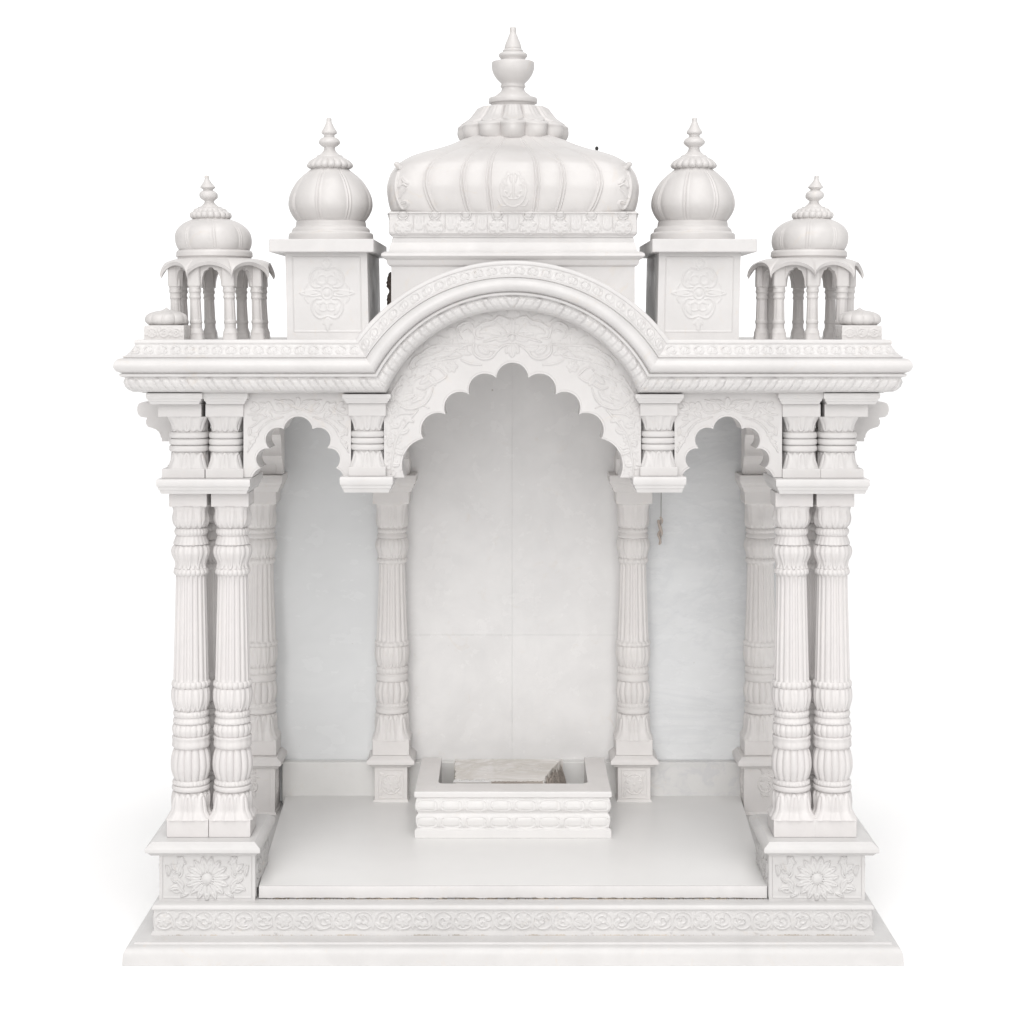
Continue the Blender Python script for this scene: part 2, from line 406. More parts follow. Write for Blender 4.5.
p3 = pedestal(-XRO - 4, YR - 4, 26, 22, 49.4, 104, 116.6, 8, 'pedestal', [leaf(x - 6, 70 + 9 * j, a, 13, 3, .9, 1.3) for j in range(4) for x, a in ((0, .7), (10, 2.3))] + [spiral(0, 83, 12, 1, 1.2, 1.3, 1.3)] + [line([(20, 60), (20, 98)], .6, .6)], M['oldcol'], foot=3)
copy_part(p3, T, (XRO - 4, YR - 4, 0))

# ---------------------------------------------------------------- columns
fc = dict(
    shaft=[(577, 685, [(577, 15.2), (600, 15.7), (640, 16.7), (685, 17.8)], 'flute', 18, 1.5, 2, 2)],
    capital=[(507, 530, [(507, 18.6), (508.5, 16.6), (512, 16.2), (517, 17.4), (521, 18.0), (526, 17.0), (530, 14.4)], 'leaf', 8, 2.6, 5, 2.1),
             (530, 537.5, [(530, 14.4), (531.5, 15.8), (534, 16.5), (536.5, 15.6), (537.5, 14.5)], 'bead', 26, .9, 2, 2),
             (537.5, 547, [(537.5, 14.2), (539, 15.0), (542, 16.2), (545, 17.3), (546.5, 17.2), (547, 14.8)], 'bead', 22, .7, 2, 2),
             (547, 571, [(547, 15.6), (549.5, 18.0), (554, 18.9), (559, 17.6), (564, 15.4), (568, 15.0), (571, 16.0)], 'leaf', 10, 2.6, 2, 2),
             (571, 578, [(571, 15.5), (572.5, 16.7), (575, 17.1), (577, 16), (578, 14.4)], 'bead', 20, 1.2, 2, 2)],
    base=[(684, 691, [(684, 17.6), (685.5, 18.8), (688, 19.2), (690, 18.3), (691, 17.6)], 'bead', 20, 1.2, 2, 2),
          (691, 714, [(691, 17.9), (696, 18.9), (703, 18.8), (709, 17.4), (714, 15.8)], 'leaf', 10, 2.6, 2, 2),
          (714, 720.5, [(714, 15.8), (715, 17), (717, 17.7), (719.5, 17), (720.5, 16)], 'bead', 28, .6, 2, 2),
          (720.5, 727, [(720.5, 16), (722, 17), (724.5, 18.1), (726.3, 17.7), (727, 16.2)], 'bead', 24, .4, 2, 2),
          (727, 739.5, [(727, 16.4), (729, 18), (733, 18.9), (737, 18), (739.5, 16.8)], 'gad', 18, 1.3, 2, 2),
          (739.5, 752, [(739.5, 17.4), (740.5, 19), (744, 18.4), (748, 18.9), (750.5, 18.4), (752, 16.6)], 'bead', 14, .5, 2, 2),
          (752, 783.5, [(752, 16.6), (757, 18.4), (764, 19.6), (772, 19.6), (779, 18), (783.5, 16.2)], 'gad', 14, 2.3, 2, 2),
          (783.5, 789, [(783.5, 16.3), (785, 18.1), (787.5, 18.4), (789, 17)], 'bead', 30, .6, 2, 2),
          (789, 795, [(789, 17.4), (790, 18.9), (792.5, 19.1), (794, 18.3), (795, 16.2)], 'plain', 1, 0, 2, 2),
          (795, 821, [(795, 16.2), (797, 17.6), (801, 18.6), (806, 18.7), (811, 18.2), (814, 18.4), (817, 19.8), (821, 21.8)], 'leafup', 8, 3.0, 2.1, 7)])
fb = dict(capital=[(493.2, 507.5, 18.8)], base=[(819.5, 838, 20.7)])
c0 = column_set(838, 1.0, .9936, fc, fb, 'column', M['column'], T, (-281.8, 10, 108.3))
for (x, y) in ((-323.6, 10), (-314.5, 57), (280.0, 10), (321.0, 10), (312.5, 57)): copy_part(c0, T, (x, y, 108.3))
rc = dict(
    shaft=[(565, 644, [(565, 13), (600, 14), (644, 15.8)], 'flute', 16, 1.4, 2, 2)],
    capital=[(504, 530, [(504, 16.5), (507, 15), (514, 15), (521, 15.6), (527, 15), (530, 13.4)], 'leaf', 8, 1.6, 5, 2.1),
             (530, 534.5, [(530, 13.4), (531.5, 14.5), (533, 14.6), (534.5, 13.4)], 'bead', 22, .7, 2, 2),
             (534.5, 540, [(534.5, 13.4), (537, 14.8), (539, 15), (540, 13.6)], 'plain', 22, .5, 2, 2),
             (540, 560, [(540, 14), (543, 15.6), (548, 16.3), (553, 15), (557, 13.8), (560, 13.8)], 'leaf', 12, 1.5, 2, 2),
             (560, 565.5, [(560, 13.8), (562, 14.9), (564, 14.6), (565.5, 13)], 'bead', 18, 1, 2, 2)],
    base=[(643, 648.5, [(643, 15.6), (645, 17), (647, 16.8), (648.5, 15.6)], 'bead', 18, 1.1, 2, 2),
          (648.5, 669, [(648.5, 16), (654, 16.8), (661, 16.4), (669, 14.2)], 'leaf', 12, 1.5, 2, 2),
          (669, 676, [(669, 14), (671, 15.6), (674, 15.4), (676, 14.3)], 'bead', 24, .6, 2, 2),
          (676, 684, [(676, 14.3), (678, 15.8), (682, 16), (684, 14.5)], 'plain', 24, .4, 2, 2),
          (684, 705, [(684, 14.4), (689, 16.1), (695, 16.7), (701, 15.7), (705, 14.3)], 'gad', 14, 1.9, 2, 2),
          (705, 710, [(705, 14.3), (707, 15.8), (710, 14.9)], 'bead', 26, .5, 2, 2),
          (710, 716, [(710, 15), (712, 16.3), (715, 16), (716, 14.4)], 'plain', 26, .5, 2, 2),
          (716, 741, [(716, 14.2), (718, 15.4), (723, 16.2), (729, 16.0), (733, 15.9), (737, 16.9), (741, 18.6)], 'leafup', 8, 2.6, 2.1, 7)])
rb = dict(capital=[(492, 504.5, 18)], base=[(739.8, 756, 18.2)])
c1 = column_set(756, 1.172, 1.162, rc, rb, 'inner_column', M['oldcol'], T, (-XR, YR, 116.7))
for x in (XR - 1, -XRO + 1.5, XRO - 7.5): copy_part(c1, T, (x, YR, 116.7))

# rear capital plates + short blocks above
def plate(cx, cy, hx, hy, z1, z0, ov, name, mat, parent=T, inv=True):
    mb = MB(); t = z1 - z0
    prof = [(z1, ov * .93), (z1 - t * .06, ov), (z1 - t * .42, ov), (z1 - t * .5, ov * .9), (z1 - t * .52, ov * .75), (z1 - t * .72, ov * .66), (z1 - t * .74, ov * .5), (z0, ov * .28)]
    rect_loft(mb, 0, 0, hx, hy, prof)
    return mb.build(name, mat, parent, (cx, cy, 0))
for x in (-XR, XR - 1, -XRO + 1.5, XRO - 6):
    hx = 21.5
    plate(x, YR, hx, hx, 443, 423.2, 7.5, 'capital_plate', M['oldcol'])
    mb = MB(); mb.box(-21, 21, -19, 24, 443.1, 462, .8)
    lathe(mb, [(500, 17), (494, 19.2), (488, 17), (487, 19), (480, 17), (474, 18), (462, 21)], 96, None, [(462, 6), (500, 2.2)])
    mb.box(-20, 20, -19, 24, 500, 588, .8)
    mb.build('upper_column', M['oldcol'], T, (x, YR, 0))

# ---------------------------------------------------------------- upper tier above the front columns
def upper_col(name, cx, cy, hw, hd, ztop, zbot, parent, mat, sh=0.0, ins=0.0):
    """short square-and-round column: block, leaf bell, three rings, lower bell, block"""
    Hh = ztop - zbot; f = lambda k: ztop - k * Hh
    mb = MB(); mb.box(-hw, hw, -hd, hd, f(.175), f(0), .6)
    a = hw * .98 - ins; c = (sh, 0); am = 2.5
    lathe(mb, cat([(f(.175), a * .95), (f(.2), a * .92), (f(.24), a * .88), (f(.3), a * .85), (f(.385), a * .83)], 4), 200,
          lambda T_, Z, R: R + orn('leaf', T_, (f(.165) - Z) / (Hh * .22), 8, am), [(f(.385), 2.6), (f(.175), 7)], rot=PI / 2, step=.6, c=c)
    for k0 in (.385, .475, .565):
        z1, z0 = f(k0), f(k0 + .088); zm = (z1 + z0) / 2
        lathe(mb, [(z1, a * .86), (z1 - .4, a * .92), (z1 - 1.2, a * .965), (zm, a * .98), (z0 + 1.2, a * .965), (z0 + .4, a * .92), (z0, a * .86)], 120, None, [(z0, 2.8), (z1, 2.8)], c=c)
    lathe(mb, cat([(f(.65), a * .85), (f(.7), a * .87), (f(.76), a * .88), (f(.81), a * .89), (f(.85), a * .91), (f(.885), a * .95)], 4), 200,
          lambda T_, Z, R: R + orn('leafup', T_, (f(.655) - Z) / (Hh * .24), 8, am), [(f(.885), 8), (f(.655), 2.6)], rot=PI / 2, step=.6, c=c)
    mb.box(-hw + sh * .6, hw + sh * .6 - ins, -hd, hd, f(1), f(.875), .6)
    o = mb.build(name, mat, parent, (cx, cy, 0), 50); return o
for s in (-1, 1):
    plate(s * 305.5, 20, 40.7, 41, 465.4, 451.0, 5.5, 'capital_plate', M['plain'])
    upper_col('upper_column', s * 331.3, 10, 21.6, 21.6, 539.3, 465.5, T, M['carved'], -s * 6.5, .6)
    upper_col('upper_column', s * 286.8, 8, 18.9, 19.5, 539.3, 465.5, T, M['carved'])
    upper_col('upper_column', s * 331.3, 60, 21.6, 21.6, 539.3, 465.5, T, M['carved'])
    plate(s * 334.2, 35, 22.5, 56, 550.5, 539.4, 5.2, 'cap_plate', M['plain'])
    plate(s * 284.8, 12, 17.2, 28, 550.5, 539.4, 5.2, 'cap_plate', M['plain'])
    # corbelled side bracket that sticks out past the corner
    mb = MB()
    y0, y1 = 84, 118
    bp_ = [(186, 402), (143, 402), (140, 403.2), (138.6, 406), (138.3, 410), (139.3, 414), (142, 416.6), (148, 417.4), (148.2, 418.6), (147, 420), (147.2, 423.5), (149, 426.4), (153, 427.6), (157, 429), (160, 431.5), (161.5, 434.5), (161.8, 437), (163, 437.6), (163, 441), (186, 441)]
    pw_ = np.array([(-s * -PX(x, 90) , PZ(y, 90)) for x, y in bp_])
    A_ = np.column_stack([pw_[:, 0], np.full(len(pw_), y0 + .8), pw_[:, 1]]); B_ = A_.copy(); B_[:, 1] = y1
    C_0 = A_.copy(); C_0[:, 1] = y0
    mb.grid(np.stack([A_, B_], 0)); mb.grid(np.stack([C_0, A_], 0)); mb.poly(C_0); mb.poly(B_)
    mb.build('side_bracket', M['carved'], T)

# ---------------------------------------------------------------- hanging brackets between the arches
for s in (-1, 1):
    cxb = s * 144.6
    br = upper_col('hanging_bracket', cxb, 2, 18.6, 19, 540.3, 468.0, T, M['carved'])
    plate(0, 0, 20.5, 24, 467.9, 452.4, 5.6, 'bracket_foot', M['plain'], br)
    plate(0, 0, 18.6, 22, 549.6, 540.4, 5.2, 'bracket_cap', M['plain'], br)

# ---------------------------------------------------------------- cusped arches
def cusps(pts, sag):
    out = []
    for i in range(len(pts) - 1):
        a, b = np.array(pts[i], float), np.array(pts[i + 1], float); c = b - a; L = np.hypot(*c)
        nrm = np.array([c[1], -c[0]]) / L          # up / outward when going left to right in pixels
        s = sag[i] * L; R = (L * L / 4 + s * s) / (2 * s); m = (a + b) / 2; ctr = m - nrm * (R - s) * 1.0
        a0 = math.atan2(*(a - ctr)[::-1]); a1 = math.atan2(*(b - ctr)[::-1])
        while a1 < a0: a1 += 2 * PI
        if a1 - a0 > PI * 1.6: a1 -= 2 * PI
        for t in np.linspace(0, 1, 26, endpoint=False): out.append(ctr + R * np.array([math.cos(a0 + (a1 - a0) * t), math.sin(a0 + (a1 - a0) * t)]))
    out.append(np.array(pts[-1], float)); return np.array(out)
def even(p, n):
    p = np.asarray(p, float); d = np.concatenate([[0], np.cumsum(np.hypot(*np.diff(p, axis=0).T))])
    t = np.linspace(0, d[-1], n); return np.stack([np.interp(t, d, p[:, 0]), np.interp(t, d, p[:, 1])], 1)
def arch_panel(name, inner, outer, n, nt, strokes, place, thick, mat, parent, rim=(7.5, .5)):
    """place(px, py, depth, relief) -> xyz ; relief carved on the outer face"""
    I = even(inner, n); O = even(outer, n); t = (np.linspace(0, 1, nt) ** 1.0)
    P = I[:, None] * (1 - t[None, :, None]) + O[:, None] * t[None, :, None]
    hgt = relief(P[..., 0], P[..., 1], strokes)
    # distance to the opening: a small raised fillet just inside the edge
    dI = np.hypot(P[..., 0] - I[:, None, 0], P[..., 1] - I[:, None, 1])
    hgt = hgt + .55 * np.clip(1 - np.abs(dI - 2.2) / 1.1, 0, 1) ** .5 * 0 + np.where(dI < 1.9, -.5, 0)
    mb = MB(); mb.grid(place(P[..., 0], P[..., 1], 0.0, hgt))
    e = np.stack([I, I, I], 1); dep = np.array([-.0, .8, thick])[None, :] * np.ones((n, 1))
    mb.grid(place(e[..., 0], e[..., 1], dep, np.where(dep == 0, -.5, 0)))
    Pb = np.stack([I, O], 1); mb.grid(place(Pb[..., 0], Pb[..., 1], thick, 0 * Pb[..., 0]))
    return mb.build(name, mat, parent, (0, 0, 0), 55)
def place_front(Y0):
    def f(px, py, dep, r):
        dep = np.broadcast_to(dep, px.shape)
        return np.stack([(px - CX) * (D + Y0) / D, Y0 + dep - r, H - (py - HY) * (D + Y0) / D], -1)
    return f
# central arch
half = [(404.6, 477.5), (423, 438.6), (445.6, 414.4), (469.2, 394.6), (496.3, 378)]
cp = half + [(1024.6 - x, y) for x, y in half[::-1]]
inner = cusps(cp, [.24, .36, .38, .38, .48, .38, .38, .36, .24])
arc = [(512.3 - 138.5 * math.cos(a), 447 - 138.5 * math.sin(a)) for a in np.linspace(math.radians(24), math.radians(156), 60)]
outer = [(384, 477.5), (384, 430), (384, 393)] + arc + [(641, 393), (641, 430), (641, 477.5)]
L = [line(p, w, h) for p, w, h in (
    ([(422, 352.7), (429, 348), (436, 345.7), (455, 345), (472.6, 344.5)], 1.2, 1.3),
    ([(411.7, 370), (427, 363), (442, 359.7), (458, 357), (466, 353)], 1.2, 1.3),
    ([(411.7, 370), (410, 365), (414, 358), (422, 352.7)], 1.1, 1.2),
    ([(448.5, 356), (457, 350), (466, 345.7), (466, 354)], 1.0, 1.1),
    ([(461, 359.7), (470, 363.5), (481.5, 364.8)], 1.3, 1.2),
    ([(474, 343), (473, 350), (476.4, 356), (484, 359), (492, 357), (497, 351), (503, 346), (510, 344)], 1.4, 1.6),
    ([(454, 330), (457, 334), (462, 339)], 1.1, 1.1), ([(459, 333), (457, 328), (461, 324), (467, 322), (472, 325), (474, 332), (476.4, 338), (482.8, 338)], 1.3, 1.4),
    ([(463, 332), (468, 330), (471, 333)], 1.0, 1.1),
    ([(474, 333), (476.4, 328), (484, 323), (493, 321), (499, 316.5), (507, 319), (511, 324)], 1.3, 1.3),
    ([(484, 342), (494, 339), (503, 337.5), (512, 333)], 1.4, 1.5),
    ([(401.5, 380), (406, 381), (410.4, 378.7), (415.5, 375)], 1.1, 1.2), ([(408.5, 386), (411, 382), (416, 379), (423, 376)], 1.2, 1.2),
    ([(416.8, 387.6), (423, 389), (432, 384), (439.6, 381), (446, 376), (443, 372), (438, 368), (433, 368), (430.7, 371)], 1.2, 1.3),
    ([(433, 387.6), (431, 394), (428, 400), (422, 405.4), (410, 409), (399, 405), (395, 400)], 1.2, 1.3),
    ([(422, 405), (429, 408)], 1.1, 1.1), ([(395, 418), (400, 414), (412, 413), (416, 410)], 1.2, 1.2),
    ([(391, 474), (393, 455), (397, 438), (406, 424), (418, 410)], 1.3, 1.3),
    ([(388, 398), (392, 392), (397, 384), (402, 376)], 1.2, 1.2), ([(406, 349), (414, 338), (428, 330), (444, 326)], 1.0, .9))]
L += [leaf(x, y, a, l, w, c, h) for x, y, a, l, w, c, h in (
    (414, 366, -.55, 26, 3.6, .3, 1.3), (428, 358, -.3, 26, 3.0, .2, 1.2), (424, 352, -.2, 20, 2.2, .1, 1.1), (456, 351, .1, 16, 2.6, .3, 1.3),
    (478, 345, .9, 14, 4.0, -.6, 1.7), (486, 346, .5, 14, 3.8, -.8, 1.6), (478, 334, -.5, 22, 3.6, .5, 1.4), (480, 330, .1, 22, 3.2, .2, 1.3), (490, 326, .2, 18, 3.0, .4, 1.2),
    (496, 341, -.3, 14, 2.6, .3, 1.3), (419, 384, -.5, 16, 3.2, -.5, 1.4), (426, 376, .4, 14, 3.2, .8, 1.3), (402, 402, -.9, 15, 3.2, .9, 1.3), (411, 404, -.9, 15, 3.0, .7, 1.3), (420, 401, -1.3, 12, 2.6, .5, 1.2),
    (398, 432, .2, 12, 2.8, -1, 1.3), (395, 440, 2.6, 8, 2.2, 1, 1.2), (394, 452, -.1, 11, 2.4, .8, 1.3), (392, 446, 3.6, 6, 2, .6, 1.1), (391, 464, .5, 9, 2.2, -1, 1.2), (403, 420, -.3, 12, 2.6, 1, 1.3), (400, 426, 2.9, 10, 2.2, .8, 1.2),
    (392, 414, -1.2, 11, 2.6, .8, 1.2), (390, 424, -1.3, 9, 2.2, -.8, 1.1), (395, 396, -1.1, 13, 2.6, .4, 1.2), (405, 362, -1.0, 13, 2.4, .4, 1.1), (436, 336, .3, 12, 2.2, .6, 1.0), (447, 331, -.6, 9, 2, .8, 1.0), (462, 318, .2, 14, 2.2, .3, 1.0), (480, 315, .1, 14, 2.0, .2, .9))]
L += flower(451.7, 366.5, 5.6, 6, 0, 1.2, .4)
C_ = [leaf(512.3, 343, PI / 2, 14, 4.2, 0, 1.7), leaf(511, 344, 2.3, 11, 2.6, -.6, 1.4), leaf(513.6, 344, .84, 11, 2.6, .6, 1.4), leaf(512.3, 336, -PI / 2, 18, 3.0, 0, 1.4), ball(512.3, 338, 3.2, 1.8), leaf(512.3, 322, -.6, 9, 2, .4, 1.1), leaf(512.3, 322, PI + .6, 9, 2, -.4, 1.1)]
rr_ = random.Random(11)
for k_ in range(120):
    a_ = rr_.uniform(math.radians(4), math.radians(88)); R_ = rr_.uniform(113, 132)
    x_, y_ = 512.3 - R_ * math.cos(a_), 447 - R_ * math.sin(a_)
    L.append(leaf(x_, y_, rr_.uniform(0, 6.28), rr_.uniform(5, 9), rr_.uniform(1.0, 1.7), rr_.uniform(-1.4, 1.4), .7))
for k_ in range(46):
    L.append(leaf(rr_.uniform(387, 401), rr_.uniform(404, 472), rr_.uniform(0, 6.28), rr_.uniform(4, 8), rr_.uniform(.9, 1.6), rr_.uniform(-1.4, 1.4), .7))
arch_panel('centre_arch', inner, outer, 900, 110, L + mirror(L, 512.3) + C_, place_front(-9), 46, M['carved'], T)
# side arches
def small_strokes(c, seed):
    r_ = random.Random(seed)
    A = [line(p, 1.1, h) for p, h in (
        ([(c - 50.5, 452), (c - 42, 437), (c - 37.6, 429), (c - 29, 421.5), (c - 15, 417)], 1.2),
        ([(c - 6.5, 408), (c - 12, 403.5), (c - 23, 400)], 1.2), ([(c - 27, 405), (c - 24, 411), (c - 18, 413), (c - 9, 411), (c - 4, 408)], 1.2),
        ([(c - 50, 415), (c - 43, 414), (c - 36, 409), (c - 30, 402)], 1.1), ([(c - 6.5, 408), (c, 411), (c + 1, 411)], 1.2),
        ([(c - 48, 428), (c - 42, 424), (c - 38, 420), (c - 31, 417)], 1.1))]
    for (x, y, a, l, w, cu) in ((-46, 402, .5, 11, 2.6, .8), (-38, 402, .9, 10, 2.4, -1), (-48, 409, .2, 10, 2.2, -.8), (-30, 401, 1.2, 11, 2.6, .6), (-22, 404, .3, 10, 2.4, .8), (-18, 400, .2, 11, 2.0, .4),
                                 (-46, 420, -.6, 9, 2.2, .9), (-40, 414, .9, 9, 2.2, -.9), (-34, 412, .3, 10, 2.4, .7), (-49, 427, 1.2, 9, 2.0, .8), (-47, 435, -.4, 8, 2.2, 1), (-49, 442, .2, 7, 1.9, -1), (-27, 408, 2.2, 6, 1.8, .6), (-11, 400, .4, 9, 1.8, .3), (-50, 448, -.9, 6, 1.6, .6), (-38, 422, -1.6, 8, 2, .8)):
        A.append(leaf(c + x, y, a, l, w, cu, 1.25))
    return A + mirror(A, c) + [leaf(c, 397, PI / 2, 10, 3, 0, 1.2)]
for c, x0, x1 in ((298.0, 243.5, 351), (727.6, 674.5, 782)):
    hp = [(-46, 477.5), (-37.6, 468), (-28.6, 448.6), (-14.4, 429.2)]
    cp = [(c + x, y) for x, y in hp] + [(c - x, y) for x, y in hp[::-1]]
    inn = cusps(cp, [.12, .4, .44, .44, .44, .4, .12])
    out = [(x0, 477.5), (x0, 393), (x1, 393), (x1, 477.5)]
    arch_panel('side_arch', inn, out, 520, 70, small_strokes(c, 5), place_front(-8), 45, M['carved'], T)
# arches that run back along the flanks, springing from the corner piers
def flank(s):
    x_in, th = 268, 34
    def f(a, b, dep, r):
        dep = np.broadcast_to(dep, a.shape); sk = -22 * np.clip((a - 60) / 230, 0, 1) * np.clip((b - 60) / 95, 0, 1)
        return np.stack([s * (x_in + dep - r * 0), a, H - b + sk], -1)
    hp = [(62, 155), (76, 138), (92, 118), (112, 101), (136, 88), (164, 80)]
    cp = hp + [(356 - x - 0, y) for x, y in hp[::-1]]
    cp = [(x, y) for x, y in cp]
    inn = cusps(cp, [.3, .38, .4, .4, .42, .45, .42, .4, .4, .38, .3])
    arch_panel('flank_arch', inn, [(44, 155), (44, 35), (312, 35), (312, 155)], 300, 8, [], f, th, M['oldcol'], T)
for s in (-1, 1): flank(s)

# ---------------------------------------------------------------- cornice that bends over the central arch
prof = [(0, -18), (0, 37.5), (.012, 38.6), (.035, 39), (.075, 39), (.085, 38.2), (.11, 38.5), (.20, 40.8), (.28, 44.6), (.305, 46.6), (.318, 48.2), (.335, 48.2), (.345, 47.2)]
for a in np.linspace(-68, 80, 11): prof.append((.490 + .142 * math.sin(math.radians(a)) * 1.0, 48 + 8.0 * math.cos(math.radians(a)) ** 1.0 - (.6 if a > 60 else 0)))
prof += [(.640, 49.8), (.652, 51.2), (.690, 50.6), (.700, 48.8), (.712, 46.6), (.722, 46.4), (.80, 47.2), (.88, 46.0), (.95, 42.6), (.975, 40), (.985, 33), (1.0, 31.5), (1.0, 6)]
prof = [(t, o) for t, o in prof]
pt = [prof[0], prof[1]]
for i in range(1, len(prof) - 1):
    a, b = np.array(prof[i]), np.array(prof[i + 1]); d = max(abs(b - a) * np.array([53.5, 1])); n = max(1, int(d / .8))
    if b[0] >= 1 and a[0] >= 1: n = 1
    for k in range(1, n + 1): pt.append(tuple(a + (b - a) * k / n))
pt = np.array(pt); PT, PO = pt[:, 0], pt[:, 1]
PY = 9 - PO
def corn_rel(U, tt, flip=1):
    """upper frieze of looped leaves, lower band of slanting leaves; U in units along the run"""
    out = np.zeros_like(U)
    # lower leaf band
    m = (tt > .72) & (tt < .965); q = np.clip((tt - .72) / .245, 0, 1); per = 8.4
    ph = ((U - flip * 7.5 * (q - .15 * np.sin(q * PI))) / per + .0) % 1.0
    wob = 1 + .25 * np.sin(np.floor((U - flip * 7.5 * q) / per) * 2.4)
    lobe = np.sin(PI * ph) ** .55 * wob
    kq = np.floor((U - flip * 7.5 * (q - .15 * np.sin(q * PI))) / per) % 3
    lobe = np.where(kq == 0, lobe * 1.25 + .7 * np.exp(-(np.hypot((ph - .5) * 2.2, (q - .16) * 3.4) / .6) ** 2), lobe * (.72 + .2 * q))
    tip = np.clip(q / .16, 0, 1) * np.clip((1 - q) / .08, 0, 1)
    vein = .25 * np.exp(-((ph - .5) / .09) ** 2)
    out = np.where(m, 2.3 * (lobe - vein) * tip ** .5, out)
    # upper frieze
    m2 = (tt > .11) & (tt < .285); q2 = (np.clip((tt - .11) / .175, 0, 1) - .5) * 2; per = 13.5
    k = np.floor(U / per); x = (U / per - k - .5) * 2
    d = np.hypot(x * 1.02, q2 * .98); ringv = np.exp(-((d - .78) / .16) ** 2)
    core = np.sqrt(np.clip(1 - (np.hypot(x - .12 * np.sin(k * 3), q2 + .1) / .5) ** 2, 0, 1)) * (1 - .5 * np.exp(-(x / .1) ** 2))
    leafl = np.exp(-((np.abs(x) - .95) / .12) ** 2) * (1 - np.abs(q2))
    out = np.where(m2, 1.7 * np.maximum(np.maximum(ringv, core), leafl), out)
    return out
mb = MB()
arcR_i, arcR_o, arcY_o, yc = 137.0, 192.0, 186.5, 447.0
yb, yt = 393.0, 339.5
zfun = lambda py: H - (py - HY) * (D + PY) / D        # per profile point
def emit(Xpx, Ypx, u, flip, fixx=None):
    """Xpx, Ypx arrays (nu, np) of photo-plane positions per profile point"""
    X = (Xpx - CX) * (D + PY)[None] / D
    if fixx is not None: X = fixx
    Z = H - (Ypx - HY) * (D + PY)[None] / D
    hgt = corn_rel(u, np.broadcast_to(PT[None], X.shape), flip)
    e_ = np.minimum(np.arange(X.shape[0]), np.arange(X.shape[0])[::-1])[:, None] / 3.0; hgt = hgt * np.clip(e_, 0, 1)
    return np.stack([X, PY[None] - hgt * 1.0, Z], -1)
nu = 330
yrow = yt + (yb - yt) * PT
xcorner_o, xcorner_i = 512.3 - arcR_o * math.sqrt(1 - ((yc - yt) / arcY_o) ** 2), 512.3 - math.sqrt(arcR_i ** 2 - (yc - yb) ** 2)
for s in (-1, 1):
    t = np.linspace(0, 1, nu)[:, None]
    xA = -(333.6 + PO)[None]
    xBpx = xcorner_o + (xcorner_i - xcorner_o) * PT
    xB = ((xBpx - CX) * (D + PY) / D)[None]
    X = xA * (1 - t) + xB * t
    if s > 0:
        xB = ((2 * 512.3 - xBpx - CX) * (D + PY) / D)[None]; X = -xA * (1 - t) + xB * t
    P = emit(None if False else np.zeros_like(X), np.broadcast_to(yrow[None], X.shape), X * 1.0, -s, fixx=X)
    mb.grid(P)
    # return along the flank
    ys = np.linspace(0, 1, 160)[:, None]; Yg = PY[None] * (1 - ys) + 380 * ys
    hg = corn_rel(Yg * 1.0, np.broadcast_to(PT[None], Yg.shape), 1) * np.clip(ys / .01, 0, 1)
    Zs = np.broadcast_to((H - (yrow - HY) * (D + PY) / D)[None], Yg.shape)
    mb.grid(np.stack([s * (333.6 + PO[None] + hg), Yg, Zs], -1))
na = 520
ai0, ao0 = math.atan2(yc - yb, 512.3 - xcorner_i), math.asin((yc - yt) / arcY_o)
k = np.linspace(0, 1, na)[:, None]
ti, to = ai0 + (PI - 2 * ai0) * k, ao0 + (PI - 2 * ao0) * k
TT = PT[None]
pxi = 512.3 - arcR_i * np.cos(ti); pyi = yc - arcR_i * np.sin(ti); pxo = 512.3 - arcR_o * np.cos(to); pyo = yc - arcY_o * np.sin(to)
Xp = pxo * (1 - TT) + pxi * TT; Yp = pyo * (1 - TT) + pyi * TT
U = (k - .5) * (PI - 2 * .5) * 165 + 0 * TT
A = emit(Xp, Yp, np.abs(U), -1); 
mb.grid(A)
mb.build('cornice', M['plain'], T, (0, 0, 0), 50)

# ---------------------------------------------------------------- roof deck, ceiling, walls
zroof = PZ(339.5, -30)
mb = MB(); mb.box(-352, 352, 20, 378, zroof - 14, zroof - .4, .5)
mb.build('roof_slab', M['roof'], T)
def wall(x0, x1, z0, z1, mat, name='wall_panel'):
    mb = MB(); mb.box(x0, x1, 0, 20, z0, z1, .12); return mb.build(name, mat, T, (0, 336, 0))
zc_ = zroof - 14.1
for zz0, zz1 in ((52.6, PZ(635, 336) - .05), (PZ(635, 336) + .05, zc_)):
    wall(-152, -1.09, zz0, zz1, M['wallc']); wall(-1.0, 152, zz0, zz1, M['wallc'])
mb = MB(); mb.box(-336, 336, 356.2, 372, 52.6, zc_, .4); mb.build('light_block_panel', M['wallc'], T)  # added unseen backing that stops light leaking through the wall seams
wall(-336, -152.3, 52.6, zc_, M['wallb']); wall(152.3, 336, 52.6, zc_, M['wallr'])
for x0, x1, mt in ((-272, -150, M['skirt']), (-149.6, 149.6, M['skirt']), (150, 272, M['skirtr'])):
    mb = MB(); mb.box(x0, x1, 322, 335.9, 53, 101.6, .8); mb.build('skirting', mt, T)

